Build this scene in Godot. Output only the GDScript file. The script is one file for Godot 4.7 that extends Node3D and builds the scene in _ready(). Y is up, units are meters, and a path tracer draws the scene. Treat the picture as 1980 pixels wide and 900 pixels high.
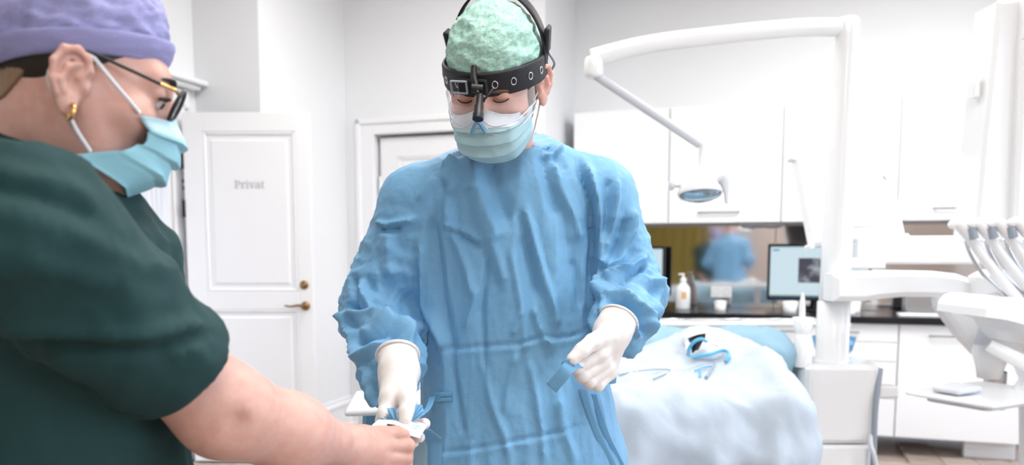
extends Node3D

# The room is turned against the camera; room coordinates are (along the back wall, up, out from the back wall).
const TURN := -0.31284
const FOCAL := 1540.0
const EYE := Vector3(0, 1.27, 0)
const PITCH := -0.09709
var taken := {}
var M := {}
var room := Transform3D(Basis(Vector3.UP, TURN), Vector3(0, 0, -6.3))

# ---------------------------------------------------------------- bookkeeping
func numbered(n: String) -> String:
	if not taken.has(n):
		taken[n] = 0
		return n
	taken[n] += 1
	return "%s_%03d" % [n, taken[n]]

func thing(called: String, label: String, category: String, where := Vector3.ZERO, turn := 0.0, group := "") -> Node3D:
	var o := Node3D.new()
	o.name = numbered(called)
	add_child(o)
	o.position = where
	o.rotation.y = turn
	o.set_meta("label", label)
	if category:
		o.set_meta("category", category)
	if group:
		o.set_meta("group", group)
	return o

func structure(called: String, label: String, where := Vector3.ZERO, turn := 0.0) -> Node3D:
	var o := thing(called, label, "", where, turn)
	o.set_meta("kind", "structure")
	return o

func part(parent: Node, called: String, what, material: Material, label := "") -> MeshInstance3D:
	var o := MeshInstance3D.new()
	o.name = called
	if what is SurfaceTool:
		what.generate_normals()
		o.mesh = what.commit()
	else:
		o.mesh = what
	o.material_override = material
	o.cast_shadow = GeometryInstance3D.SHADOW_CASTING_SETTING_ON
	if label:
		o.set_meta("label", label)
	parent.add_child(o, true)
	return o

# a part whose mesh is laid out in the world's axes, under a thing that stands somewhere
func wpart(parent: Node3D, called: String, what, material: Material, label := "") -> MeshInstance3D:
	var o := part(parent, called, what, material, label)
	var g := parent.transform
	if parent.get_parent() != self:
		g = (parent.get_parent() as Node3D).transform * parent.transform
	o.transform = g.affine_inverse()
	return o

# a point that lies at a given depth in front of the camera's place
func at(px: float, py: float, depth: float) -> Vector3:
	var d := Basis(Vector3.RIGHT, PITCH) * Vector3((px - 990.0) / FOCAL, -(py - 640.0) / FOCAL, -1.0)
	return EYE + d * (depth / -d.z)

# ---------------------------------------------------------------- materials
func noise_tex(freq: float, octaves: int, seed_: int, bump := 0.0, size := 512, kind := FastNoiseLite.TYPE_SIMPLEX_SMOOTH) -> NoiseTexture2D:
	var n := FastNoiseLite.new()
	n.noise_type = kind
	n.seed = seed_
	n.frequency = freq
	n.fractal_octaves = octaves
	var t := NoiseTexture2D.new()
	t.width = size
	t.height = size
	t.seamless = true
	t.noise = n
	if bump > 0.0:
		t.as_normal_map = true
		t.bump_strength = bump
	return t

func ramp_tex(freq: float, octaves: int, seed_: int, a: Color, b: Color, size := 512) -> NoiseTexture2D:
	var t := noise_tex(freq, octaves, seed_, 0.0, size)
	var g := Gradient.new()
	g.set_color(0, a)
	g.set_color(1, b)
	g.set_offset(0, 0.2)
	g.set_offset(1, 0.8)
	t.color_ramp = g
	return t

func mat(called: String, r: int, g: int, b: int, rough := 0.6, metal := 0.0) -> StandardMaterial3D:
	var m := StandardMaterial3D.new()
	m.resource_name = called
	m.albedo_color = Color8(r, g, b)
	m.roughness = rough
	m.metallic = metal
	M[called] = m
	return m

func grain(m: StandardMaterial3D, tex: Texture2D, scale: Vector3, strength := 1.0) -> void:
	m.normal_enabled = true
	m.normal_texture = tex
	m.normal_scale = strength
	m.uv1_triplanar = true
	m.uv1_scale = scale

func tint(m: StandardMaterial3D, tex: Texture2D, scale: Vector3) -> void:
	m.albedo_texture = tex
	m.uv1_triplanar = true
	m.uv1_scale = scale

# ---------------------------------------------------------------- shapes
func mb() -> SurfaceTool:
	var st := SurfaceTool.new()
	st.begin(Mesh.PRIMITIVE_TRIANGLES)
	return st

func tri(st: SurfaceTool, a: Vector3, b: Vector3, c: Vector3) -> void:
	st.add_vertex(a)
	st.add_vertex(b)
	st.add_vertex(c)

func tri_out(st: SurfaceTool, a: Vector3, b: Vector3, c: Vector3, inside: Vector3) -> void:
	if (c - a).cross(b - a).dot(a - inside) < 0.0:
		tri(st, a, c, b)
	else:
		tri(st, a, b, c)

func quad_out(st: SurfaceTool, a: Vector3, b: Vector3, c: Vector3, d: Vector3, inside: Vector3) -> void:
	tri_out(st, a, b, c, inside)
	tri_out(st, a, c, d, inside)

# a box with chamfered edges
func box(st: SurfaceTool, centre: Vector3, size: Vector3, bevel := 0.004, basis := Basis()) -> void:
	st.set_smooth_group(-1)
	var h := size * 0.5
	var e: float = min(bevel, min(h.x, min(h.y, h.z)) * 0.7)
	var v := {}
	for sx in [-1, 1]:
		for sy in [-1, 1]:
			for sz in [-1, 1]:
				v[Vector4i(sx, sy, sz, 0)] = centre + basis * Vector3(sx * h.x, sy * (h.y - e), sz * (h.z - e))
				v[Vector4i(sx, sy, sz, 1)] = centre + basis * Vector3(sx * (h.x - e), sy * h.y, sz * (h.z - e))
				v[Vector4i(sx, sy, sz, 2)] = centre + basis * Vector3(sx * (h.x - e), sy * (h.y - e), sz * h.z)
				tri_out(st, v[Vector4i(sx, sy, sz, 0)], v[Vector4i(sx, sy, sz, 1)], v[Vector4i(sx, sy, sz, 2)], centre)
	for s in [-1, 1]:
		quad_out(st, v[Vector4i(s, -1, -1, 0)], v[Vector4i(s, 1, -1, 0)], v[Vector4i(s, 1, 1, 0)], v[Vector4i(s, -1, 1, 0)], centre)
		quad_out(st, v[Vector4i(-1, s, -1, 1)], v[Vector4i(1, s, -1, 1)], v[Vector4i(1, s, 1, 1)], v[Vector4i(-1, s, 1, 1)], centre)
		quad_out(st, v[Vector4i(-1, -1, s, 2)], v[Vector4i(1, -1, s, 2)], v[Vector4i(1, 1, s, 2)], v[Vector4i(-1, 1, s, 2)], centre)
		for t in [-1, 1]:
			quad_out(st, v[Vector4i(s, t, -1, 0)], v[Vector4i(s, t, 1, 0)], v[Vector4i(s, t, 1, 1)], v[Vector4i(s, t, -1, 1)], centre)
			quad_out(st, v[Vector4i(s, -1, t, 0)], v[Vector4i(s, 1, t, 0)], v[Vector4i(s, 1, t, 2)], v[Vector4i(s, -1, t, 2)], centre)
			quad_out(st, v[Vector4i(-1, s, t, 1)], v[Vector4i(1, s, t, 1)], v[Vector4i(1, s, t, 2)], v[Vector4i(-1, s, t, 2)], centre)

# a round bar or hose through points; radii per point (a number or an array)
func tube(st: SurfaceTool, pts: Array, radii, sides := 12, caps := true, flat := 1.0, side_hint := Vector3.ZERO) -> void:
	st.set_smooth_group(1)
	var rings := []
	var up := Vector3.ZERO
	for i in pts.size():
		var d: Vector3 = (pts[min(i + 1, pts.size() - 1)] - pts[max(i - 1, 0)]).normalized()
		if i == 0:
			up = side_hint if side_hint != Vector3.ZERO else (Vector3.UP if absf(d.y) < 0.9 else Vector3.RIGHT)
		up = (up - d * up.dot(d)).normalized()
		var w := d.cross(up)
		var r: float = radii[i] if radii is Array else radii
		var ring := []
		for k in sides:
			var a := TAU * k / sides
			ring.append(pts[i] + up * cos(a) * r + w * sin(a) * r * flat)
		rings.append(ring)
	for i in rings.size() - 1:
		var inside: Vector3 = (pts[i] + pts[i + 1]) * 0.5
		for k in sides:
			var l := (k + 1) % sides
			quad_out(st, rings[i][k], rings[i][l], rings[i + 1][l], rings[i + 1][k], inside)
	if caps:
		st.set_smooth_group(-1)
		for e in [0, rings.size() - 1]:
			var inside: Vector3 = (pts[1] if e == 0 else pts[e - 1])
			for k in sides:
				tri_out(st, pts[e], rings[e][k], rings[e][(k + 1) % sides], inside)

func curve(pts: Array, n: int) -> Array:
	var out := []
	for i in pts.size() - 1:
		var a: Vector3 = pts[max(i - 1, 0)]
		var b: Vector3 = pts[i]
		var c: Vector3 = pts[i + 1]
		var d: Vector3 = pts[min(i + 2, pts.size() - 1)]
		for k in n:
			out.append(b.cubic_interpolate(c, a, d, float(k) / n))
	out.append(pts[-1])
	return out

# profile of (radius, height) pairs turned about an axis
func lathe(st: SurfaceTool, profile: Array, xf := Transform3D(), sides := 28, squash := 1.0) -> void:
	st.set_smooth_group(1)
	for i in profile.size() - 1:
		var a: Vector2 = profile[i]
		var b: Vector2 = profile[i + 1]
		for k in sides:
			var p := TAU * k / sides
			var q := TAU * (k + 1) / sides
			var v := [Vector3(a.x * cos(p), a.y, a.x * sin(p) * squash), Vector3(a.x * cos(q), a.y, a.x * sin(q) * squash), Vector3(b.x * cos(q), b.y, b.x * sin(q) * squash), Vector3(b.x * cos(p), b.y, b.x * sin(p) * squash)]
			for j in 4:
				v[j] = xf * v[j]
			if a.x > 0.00001:
				tri(st, v[0], v[2], v[1])
			if b.x > 0.00001:
				tri(st, v[0], v[3], v[2])

# an outline in the local xy plane, given depth along z, edges chamfered slightly
func prism(st: SurfaceTool, outline: PackedVector2Array, depth: float, xf := Transform3D(), bevel := 0.0) -> void:
	st.set_smooth_group(-1)
	if Geometry2D.is_polygon_clockwise(outline):
		outline.reverse()
	var inner := outline
	if bevel > 0.0:
		var cut := Geometry2D.offset_polygon(outline, -bevel, Geometry2D.JOIN_MITER)
		if cut.size() == 1 and cut[0].size() == outline.size():
			# keep the corners paired
			var c: PackedVector2Array = cut[0]
			if Geometry2D.is_polygon_clockwise(c):
				c.reverse()
			var best := 0
			for k in c.size():
				if c[k].distance_to(outline[0]) < c[best].distance_to(outline[0]):
					best = k
			inner = PackedVector2Array()
			for k in c.size():
				inner.append(c[(best + k) % c.size()])
		else:
			bevel = 0.0
	var h := depth * 0.5
	var t := Geometry2D.triangulate_polygon(inner)
	for s in [-1.0, 1.0]:
		for i in range(0, t.size(), 3):
			var a := xf * Vector3(inner[t[i]].x, inner[t[i]].y, s * h)
			var b := xf * Vector3(inner[t[i + 1]].x, inner[t[i + 1]].y, s * h)
			var c := xf * Vector3(inner[t[i + 2]].x, inner[t[i + 2]].y, s * h)
			tri_out(st, a, b, c, a - xf.basis * Vector3(0, 0, s))
	var n := outline.size()
	for i in n:
		var j := (i + 1) % n
		var side := outline[j] - outline[i]
		var away := xf.basis * Vector3(side.y, -side.x, 0)
		var o := [Vector3(outline[i].x, outline[i].y, -h + bevel), Vector3(outline[j].x, outline[j].y, -h + bevel), Vector3(outline[j].x, outline[j].y, h - bevel), Vector3(outline[i].x, outline[i].y, h - bevel)]
		quad_out(st, xf * o[0], xf * o[1], xf * o[2], xf * o[3], xf * o[0] - away)
		if bevel > 0.0:
			for s in [-1.0, 1.0]:
				quad_out(st, xf * Vector3(outline[i].x, outline[i].y, s * (h - bevel)), xf * Vector3(outline[j].x, outline[j].y, s * (h - bevel)), xf * Vector3(inner[j].x, inner[j].y, s * h), xf * Vector3(inner[i].x, inner[i].y, s * h), xf * Vector3(outline[i].x, outline[i].y, 0) - away)

func rounded(w: float, h: float, r: float, n := 5) -> PackedVector2Array:
	var out := PackedVector2Array()
	for c in 4:
		var o := Vector2((w * 0.5 - r) * [1, -1, -1, 1][c], (h * 0.5 - r) * [1, 1, -1, -1][c])
		for k in n + 1:
			out.append(o + Vector2.from_angle(PI * 0.5 * (c + float(k) / n)) * r)
	return out

# smooth mesh from points and triangles (clockwise fronts); turned outwards when asked
func smooth_mesh(v: PackedVector3Array, idx: PackedInt32Array, outward_from = null) -> ArrayMesh:
	var n := PackedVector3Array()
	n.resize(v.size())
	for i in range(0, idx.size(), 3):
		var a := v[idx[i]]
		var f := (v[idx[i + 2]] - a).cross(v[idx[i + 1]] - a)
		n[idx[i]] += f
		n[idx[i + 1]] += f
		n[idx[i + 2]] += f
	var turned := 0.0
	for i in n.size():
		n[i] = n[i].normalized()
		if outward_from != null:
			turned += n[i].dot(v[i] - outward_from)
	if turned < 0.0:
		for i in n.size():
			n[i] = -n[i]
		for i in range(0, idx.size(), 3):
			var k := idx[i + 1]
			idx[i + 1] = idx[i + 2]
			idx[i + 2] = k
	var arrays := []
	arrays.resize(Mesh.ARRAY_MAX)
	arrays[Mesh.ARRAY_VERTEX] = v
	arrays[Mesh.ARRAY_NORMAL] = n
	arrays[Mesh.ARRAY_INDEX] = idx
	var m := ArrayMesh.new()
	m.add_surface_from_arrays(Mesh.PRIMITIVE_TRIANGLES, arrays)
	return m

# a grid of points (rows of equal length); with a thickness it becomes a closed sheet
func sheet(rows: Array, thick := 0.0, loop := false, from = null) -> ArrayMesh:
	var v := PackedVector3Array()
	var idx := PackedInt32Array()
	var nr := rows.size()
	var nc: int = rows[0].size()
	for r in rows:
		for p in r:
			v.append(p)
	var ncq := nc if loop else nc - 1
	for i in nr - 1:
		for j in ncq:
			var a := i * nc + j
			var b := i * nc + (j + 1) % nc
			var c := a + nc
			var d := b + nc
			idx.append_array([a, b, d, a, d, c])
	if thick <= 0.0:
		return smooth_mesh(v, idx, from)
	# offset copy and rim
	var n := PackedVector3Array()
	n.resize(v.size())
	for i in range(0, idx.size(), 3):
		var f := (v[idx[i + 2]] - v[idx[i]]).cross(v[idx[i + 1]] - v[idx[i]])
		for k in 3:
			n[idx[i + k]] += f
	var sgn := 1.0
	if from != null:
		var s := 0.0
		for i in v.size():
			s += n[i].normalized().dot(v[i] - from)
		sgn = signf(s)
	var base := v.size()
	var top := idx.duplicate()
	for i in base:
		v.append(v[i] - n[i].normalized() * thick * sgn)
	for i in range(0, top.size(), 3):
		idx.append_array([top[i] + base, top[i + 2] + base, top[i + 1] + base])
	var rim := []
	if not loop:
		for i in range(nr - 1):
			rim.append([i * nc, (i + 1) * nc])
		for j in range(nc - 1):
			rim.append([(nr - 1) * nc + j, (nr - 1) * nc + j + 1])
		for i in range(nr - 1, 0, -1):
			rim.append([i * nc + nc - 1, (i - 1) * nc + nc - 1])
		for j in range(nc - 1, 0, -1):
			rim.append([j, j - 1])
	else:
		for j in nc:
			rim.append([(nr - 1) * nc + j, (nr - 1) * nc + (j + 1) % nc])
			rim.append([(j + 1) % nc, j])
	for e in rim:
		idx.append_array([e[0], e[1], e[1] + base, e[0], e[1] + base, e[0] + base])
	return smooth_mesh(v, idx, null if sgn > 0 else v[0] * 0.0 + (from if from != null else Vector3.ZERO))

# a flat ribbon with thickness along points, its width along given side vectors
func ribbon(pts: Array, sides: Array, width: float, thick := 0.0012) -> ArrayMesh:
	var rows := []
	for i in pts.size():
		var s: Vector3 = sides[min(i, sides.size() - 1)].normalized() * width * 0.5
		rows.append([pts[i] - s, pts[i] - s * 0.33, pts[i] + s * 0.33, pts[i] + s])
	return sheet(rows, thick)

# ---------------------------------------------------------------- surface nets
func smin(a: float, b: float, k: float) -> float:
	var h := maxf(k - absf(a - b), 0.0) / k
	return minf(a, b) - h * h * k * 0.25

func smax(a: float, b: float, k: float) -> float:
	return -smin(-a, -b, k)

func ell(p: Vector3, c: Vector3, r: Vector3) -> float:
	var q := p - c
	var k0 := (q / r).length()
	var k1 := (q / (r * r)).length()
	return k0 * (k0 - 1.0) / maxf(k1, 0.0001)

func cone(p: Vector3, a: Vector3, b: Vector3, ra: float, rb: float) -> float:
	var ba := b - a
	var pa := p - a
	var t := clampf(pa.dot(ba) / ba.length_squared(), 0.0, 1.0)
	return (pa - ba * t).length() - lerpf(ra, rb, t)

func nets(field: Callable, lo: Vector3, hi: Vector3, cell: float, bend = null, out_v = null, out_i = null) -> ArrayMesh:
	var nx := int(ceil((hi.x - lo.x) / cell / 4.0)) * 4
	var ny := int(ceil((hi.y - lo.y) / cell / 4.0)) * 4
	var nz := int(ceil((hi.z - lo.z) / cell / 4.0)) * 4
	var sy := nx + 1
	var sz := (nx + 1) * (ny + 1)
	var val := PackedFloat32Array()
	val.resize(sz * (nz + 1))
	val.fill(1e9)
	var vid := PackedInt32Array()
	vid.resize(sz * (nz + 1))
	vid.fill(-1)
	var v: PackedVector3Array = PackedVector3Array()
	var cells := PackedInt32Array()
	var reach := cell * 2.0 * 1.7321 * 1.25
	var offs := PackedInt32Array([0, 1, sy, sy + 1, sz, sz + 1, sz + sy, sz + sy + 1])
	var corner := [Vector3(0, 0, 0), Vector3(1, 0, 0), Vector3(0, 1, 0), Vector3(1, 1, 0), Vector3(0, 0, 1), Vector3(1, 0, 1), Vector3(0, 1, 1), Vector3(1, 1, 1)]
	var edges := [[0, 1], [2, 3], [4, 5], [6, 7], [0, 2], [1, 3], [4, 6], [5, 7], [0, 4], [1, 5], [2, 6], [3, 7]]
	var d := PackedFloat32Array()
	d.resize(8)
	for bz in range(0, nz, 4):
		for by in range(0, ny, 4):
			for bx in range(0, nx, 4):
				var mid: float = field.call(lo + Vector3(bx + 2, by + 2, bz + 2) * cell)
				if absf(mid) > reach:
					continue
				for z in range(bz, bz + 4):
					for y in range(by, by + 4):
						var row := z * sz + y * sy
						for x in range(bx, bx + 4):
							var at0 := row + x
							var neg := 0
							for c in 8:
								var w := val[at0 + offs[c]]
								if w > 1e8:
									w = field.call(lo + (Vector3(x, y, z) + corner[c]) * cell)
									val[at0 + offs[c]] = w
								d[c] = w
								if w < 0.0:
									neg += 1
							if neg == 0 or neg == 8:
								continue
							var s := Vector3.ZERO
							var m := 0
							for e in edges:
								var a := d[e[0]]
								var b := d[e[1]]
								if (a < 0.0) != (b < 0.0):
									s += corner[e[0]].lerp(corner[e[1]], a / (a - b))
									m += 1
							vid[at0] = v.size()
							v.append(lo + (Vector3(x, y, z) + s / m) * cell)
							cells.append(at0)
	var idx := PackedInt32Array()
	var across := [[1, sy, sz], [sy, sz, 1], [sz, 1, sy]]
	for c in cells:
		for ax in 3:
			var a := val[c]
			var b := val[c + across[ax][0]]
			if (a < 0.0) == (b < 0.0):
				continue
			var o1: int = across[ax][1]
			var o2: int = across[ax][2]
			if c - o1 - o2 < 0:
				continue
			var p0 := vid[c]
			var p1 := vid[c - o1]
			var p2 := vid[c - o1 - o2]
			var p3 := vid[c - o2]
			if p0 < 0 or p1 < 0 or p2 < 0 or p3 < 0:
				continue
			if a < 0.0:
				idx.append_array([p0, p2, p1, p0, p3, p2])
			else:
				idx.append_array([p0, p1, p2, p0, p2, p3])
	if bend != null:
		var n := PackedVector3Array()
		n.resize(v.size())
		for i in range(0, idx.size(), 3):
			var f := (v[idx[i + 2]] - v[idx[i]]).cross(v[idx[i + 1]] - v[idx[i]])
			for k in 3:
				n[idx[i + k]] += f
		for i in v.size():
			var q := n[i].normalized()
			v[i] += q * bend.call(v[i], q)
	if out_v != null:
		var base: int = out_v.size()
		out_v.append_array(v)
		for i in idx:
			out_i.append(base + i)
		return null
	return smooth_mesh(v, idx)

# ---------------------------------------------------------------- scene
func R(u: float, y: float, n: float) -> Vector3:
	return room * Vector3(u, y, n)

func _ready() -> void:
	# camera
	var cam := Camera3D.new()
	cam.name = "camera"
	add_child(cam)
	var lens := CameraAttributesPhysical.new()
	lens.frustum_focal_length = 28.0
	lens.frustum_focus_distance = 1.42
	lens.exposure_aperture = 3.5
	lens.frustum_near = 0.05
	lens.frustum_far = 60.0
	cam.attributes = lens
	cam.projection = Camera3D.PROJECTION_FRUSTUM
	cam.keep_aspect = Camera3D.KEEP_HEIGHT
	cam.near = 0.05
	cam.far = 60.0
	cam.size = 900.0 / FOCAL * 0.05
	cam.frustum_offset = Vector2(0, (640.0 - 450.0) / FOCAL * 0.05)
	cam.position = EYE
	cam.rotation.x = PITCH
	cam.current = true
	# sky and exposure
	var env := Environment.new()
	var sky := Sky.new()
	var sm := ProceduralSkyMaterial.new()
	sm.sky_top_color = Color8(205, 220, 240)
	sm.sky_horizon_color = Color8(238, 243, 250)
	sm.ground_bottom_color = Color8(150, 150, 146)
	sm.ground_horizon_color = Color8(215, 218, 220)
	sm.sky_energy_multiplier = 2.9
	sm.ground_energy_multiplier = 1.1
	sky.sky_material = sm
	env.background_mode = Environment.BG_SKY
	env.sky = sky
	env.tonemap_mode = Environment.TONE_MAPPER_LINEAR
	env.tonemap_exposure = 0.81
	env.sdfgi_enabled = true
	env.ssao_enabled = true
	env.ssil_enabled = true
	var we := WorldEnvironment.new()
	we.name = "environment"
	we.environment = env
	add_child(we)
	set_noises()
	make_materials()
	make_room()
	make_lamps()
	make_cabinets()
	make_counter_things()
	make_dental_unit()
	make_drapes()
	make_doctor()
	make_nurse()
	make_card()

func make_materials() -> void:
	var plaster := noise_tex(0.02, 4, 3, 1.2)
	var m := mat("wall_paint", 232, 234, 237, 0.75)
	grain(m, plaster, Vector3.ONE * 1.5, 0.12)
	m = mat("rear_paint", 204, 196, 190, 0.8)
	grain(m, plaster, Vector3.ONE * 1.5, 0.2)
	mat("ceiling_paint", 238, 240, 242, 0.85)
	m = mat("wood_paint", 236, 237, 240, 0.35)
	grain(m, plaster, Vector3.ONE * 2.0, 0.06)
	for i in 3:
		m = mat("floor_wood_%d" % i, [196, 186, 202][i], [182, 172, 188][i], [172, 162, 178][i], 0.45)
		tint(m, ramp_tex(0.012, 5, 40 + i, Color8(205, 195, 188), Color8(255, 255, 255)), Vector3(0.7, 0.7, 6.0))
	m = mat("lacquer_white", 240, 242, 244, 0.18)
	m.clearcoat_enabled = true
	m.clearcoat = 0.4
	m.clearcoat_roughness = 0.08
	m = mat("carcass_white", 226, 228, 231, 0.5)
	m = mat("unit_white", 241, 242, 243, 0.22)
	m.clearcoat_enabled = true
	m.clearcoat = 0.35
	m.clearcoat_roughness = 0.1
	mat("unit_grey", 205, 208, 214, 0.35)
	mat("hose_grey", 150, 160, 172, 0.5)
	mat("steel", 200, 202, 205, 0.22, 1.0)
	mat("lamp_mirror", 150, 170, 185, 0.06, 1.0)
	m = mat("splash_steel", 222, 216, 214, 0.06, 1.0)
	grain(m, noise_tex(0.006, 2, 12, 2.0), Vector3.ONE * 1.2, 0.05)
	m = mat("stone_black", 22, 23, 28, 0.2)
	tint(m, ramp_tex(0.2, 3, 21, Color8(180, 180, 190), Color8(255, 255, 255)), Vector3.ONE * 3.0)
	mat("black_plastic", 18, 19, 24, 0.45)
	m = mat("black_pad", 20, 21, 30, 0.6)
	grain(m, noise_tex(0.08, 3, 17, 4.0), Vector3.ONE * 8.0, 0.25)
	mat("brass", 152, 122, 84, 0.28, 1.0)
	mat("gold", 222, 184, 120, 0.22, 1.0)
	mat("hinge_black", 16, 16, 17, 0.5, 0.4)
	mat("letter_grey", 176, 178, 180, 0.6)
	m = mat("clear_glass", 240, 246, 250, 0.02)
	m.transparency = BaseMaterial3D.TRANSPARENCY_ALPHA
	m.albedo_color.a = 0.06
	m = mat("goggle_plastic", 222, 233, 245, 0.08)
	m.transparency = BaseMaterial3D.TRANSPARENCY_ALPHA
	m.albedo_color.a = 0.10
	mat("goggle_rim", 214, 224, 238, 0.2)
	m = mat("bottle_plastic", 238, 239, 240, 0.35)
	mat("label_orange", 222, 176, 120, 0.6)
	mat("cup_white", 240, 240, 240, 0.35)
	mat("bowl_blue", 52, 146, 200, 0.15)
	mat("olive_cloth", 150, 136, 66, 0.85)
	# cloth
	var crepe := noise_tex(0.09, 3, 5, 3.0)
	m = mat("gown_blue", 122, 178, 216, 0.62)
	tint(m, ramp_tex(0.13, 4, 8, Color8(222, 228, 236), Color8(255, 255, 255), 1024), Vector3.ONE * 3.4)
	m.normal_enabled = true
	var wr := noise_tex(0.011, 3, 9, 10.0, 1024, FastNoiseLite.TYPE_CELLULAR)
	var wn: FastNoiseLite = wr.noise
	wn.cellular_return_type = FastNoiseLite.RETURN_DISTANCE2_SUB
	wn.cellular_distance_function = FastNoiseLite.DISTANCE_EUCLIDEAN
	wn.domain_warp_enabled = true
	wn.domain_warp_amplitude = 22.0
	wn.domain_warp_frequency = 0.012
	m.normal_texture = wr
	m.normal_scale = 0.22
	m.rim_enabled = true
	m.rim = 0.25
	m = mat("tie_blue", 110, 168, 208, 0.62)
	m.normal_enabled = true
	m.normal_texture = crepe
	m.normal_scale = 0.2
	m.uv1_triplanar = true
	m.uv1_scale = Vector3.ONE * 9.0
	m = mat("scrub_green", 4, 58, 60, 0.8)
	tint(m, ramp_tex(0.2, 3, 18, Color8(205, 215, 215), Color8(255, 255, 255)), Vector3.ONE * 10.0)
	m = mat("drape_pale", 190, 202, 214, 0.6)
	grain(m, crepe, Vector3.ONE * 3.0, 0.15)
	m.backlight_enabled = true
	m.backlight = Color(0.2, 0.22, 0.24)
	m = mat("drape_blue", 142, 180, 200, 0.65)
	grain(m, crepe, Vector3.ONE * 3.0, 0.15)
	m = mat("glove_white", 236, 232, 230, 0.42)
	grain(m, noise_tex(0.03, 3, 25, 2.0), Vector3.ONE * 6.0, 0.15)
	m.subsurf_scatter_enabled = true
	m.subsurf_scatter_strength = 0.15
	m = mat("mask_blue", 176, 214, 222, 0.7)
	grain(m, noise_tex(0.25, 2, 26, 2.0), Vector3.ONE * 14.0, 0.15)
	m = mat("mask_nurse", 150, 206, 222, 0.7)
	grain(m, noise_tex(0.25, 2, 26, 2.0), Vector3.ONE * 14.0, 0.15)
	mat("mask_white", 220, 226, 234, 0.75)
	mat("mask_pale", 184, 216, 228, 0.75)
	m = mat("elastic_white", 222, 226, 232, 0.7)
	m = mat("cap_green", 198, 228, 219, 0.75)
	tint(m, ramp_tex(0.05, 4, 28, Color8(178, 214, 204), Color8(255, 255, 255)), Vector3(5, 8, 5))
	m.normal_enabled = true
	m.normal_texture = noise_tex(0.06, 3, 29, 4.0)
	m.normal_scale = 0.35
	m = mat("cap_violet", 172, 170, 214, 0.8)
	tint(m, ramp_tex(0.09, 4, 31, Color8(176, 182, 205), Color8(255, 255, 255)), Vector3(26, 9, 26))
	m.normal_enabled = true
	m.normal_texture = noise_tex(0.09, 3, 32, 4.0)
	m.normal_scale = 0.35
	# skin and hair
	for k in [["skin_man", 226, 182, 168], ["skin_woman", 212, 172, 160]]:
		m = mat(k[0], k[1], k[2], k[3], 0.5)
		tint(m, ramp_tex(0.02, 4, 33, Color8(246, 232, 228), Color8(255, 255, 255)), Vector3.ONE * 5.0)
		m.normal_enabled = true
		m.normal_texture = noise_tex(0.12, 3, 34, 2.0)
		m.normal_scale = 0.12
		m.subsurf_scatter_enabled = true
		m.subsurf_scatter_strength = 0.12
	mat("hair_dark", 38, 28, 26, 0.6)
	mat("hair_fair", 140, 112, 88, 0.6)
	mat("beard_brown", 110, 82, 66, 0.8)
	mat("eye_white", 228, 224, 222, 0.2)
	mat("iris", 48, 42, 40, 0.15)
	mat("paper_white", 240, 240, 240, 0.6)
	mat("ink_blue", 150, 190, 205, 0.7)
	mat("ink_black", 20, 18, 20, 0.7)
	mat("shoe_white", 220, 220, 220, 0.5)
	mat("pearl", 240, 236, 228, 0.15)
	mat("trouser_green", 60, 92, 96, 0.8)
	mat("gauze", 246, 247, 248, 0.8)
	mat("tube_blue", 92, 176, 216, 0.3)
	m = mat("shield_black", 24, 25, 32, 0.12)
	mat("slot_grey", 70, 72, 78, 0.6)

func wall_box(parent: Node3D, called: String, u0: float, u1: float, y0: float, y1: float, n0: float, n1: float, m: Material, bevel := 0.001) -> MeshInstance3D:
	var st := mb()
	box(st, Vector3((u0 + u1) / 2, (y0 + y1) / 2, (n0 + n1) / 2), Vector3(u1 - u0, y1 - y0, n1 - n0), bevel)
	return part(parent, called, st, m)

# parts of the room shell are laid out in room axes under a node that is turned with the room
func shell(called: String, label: String) -> Node3D:
	return structure(called, label, room.origin, TURN)

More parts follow.
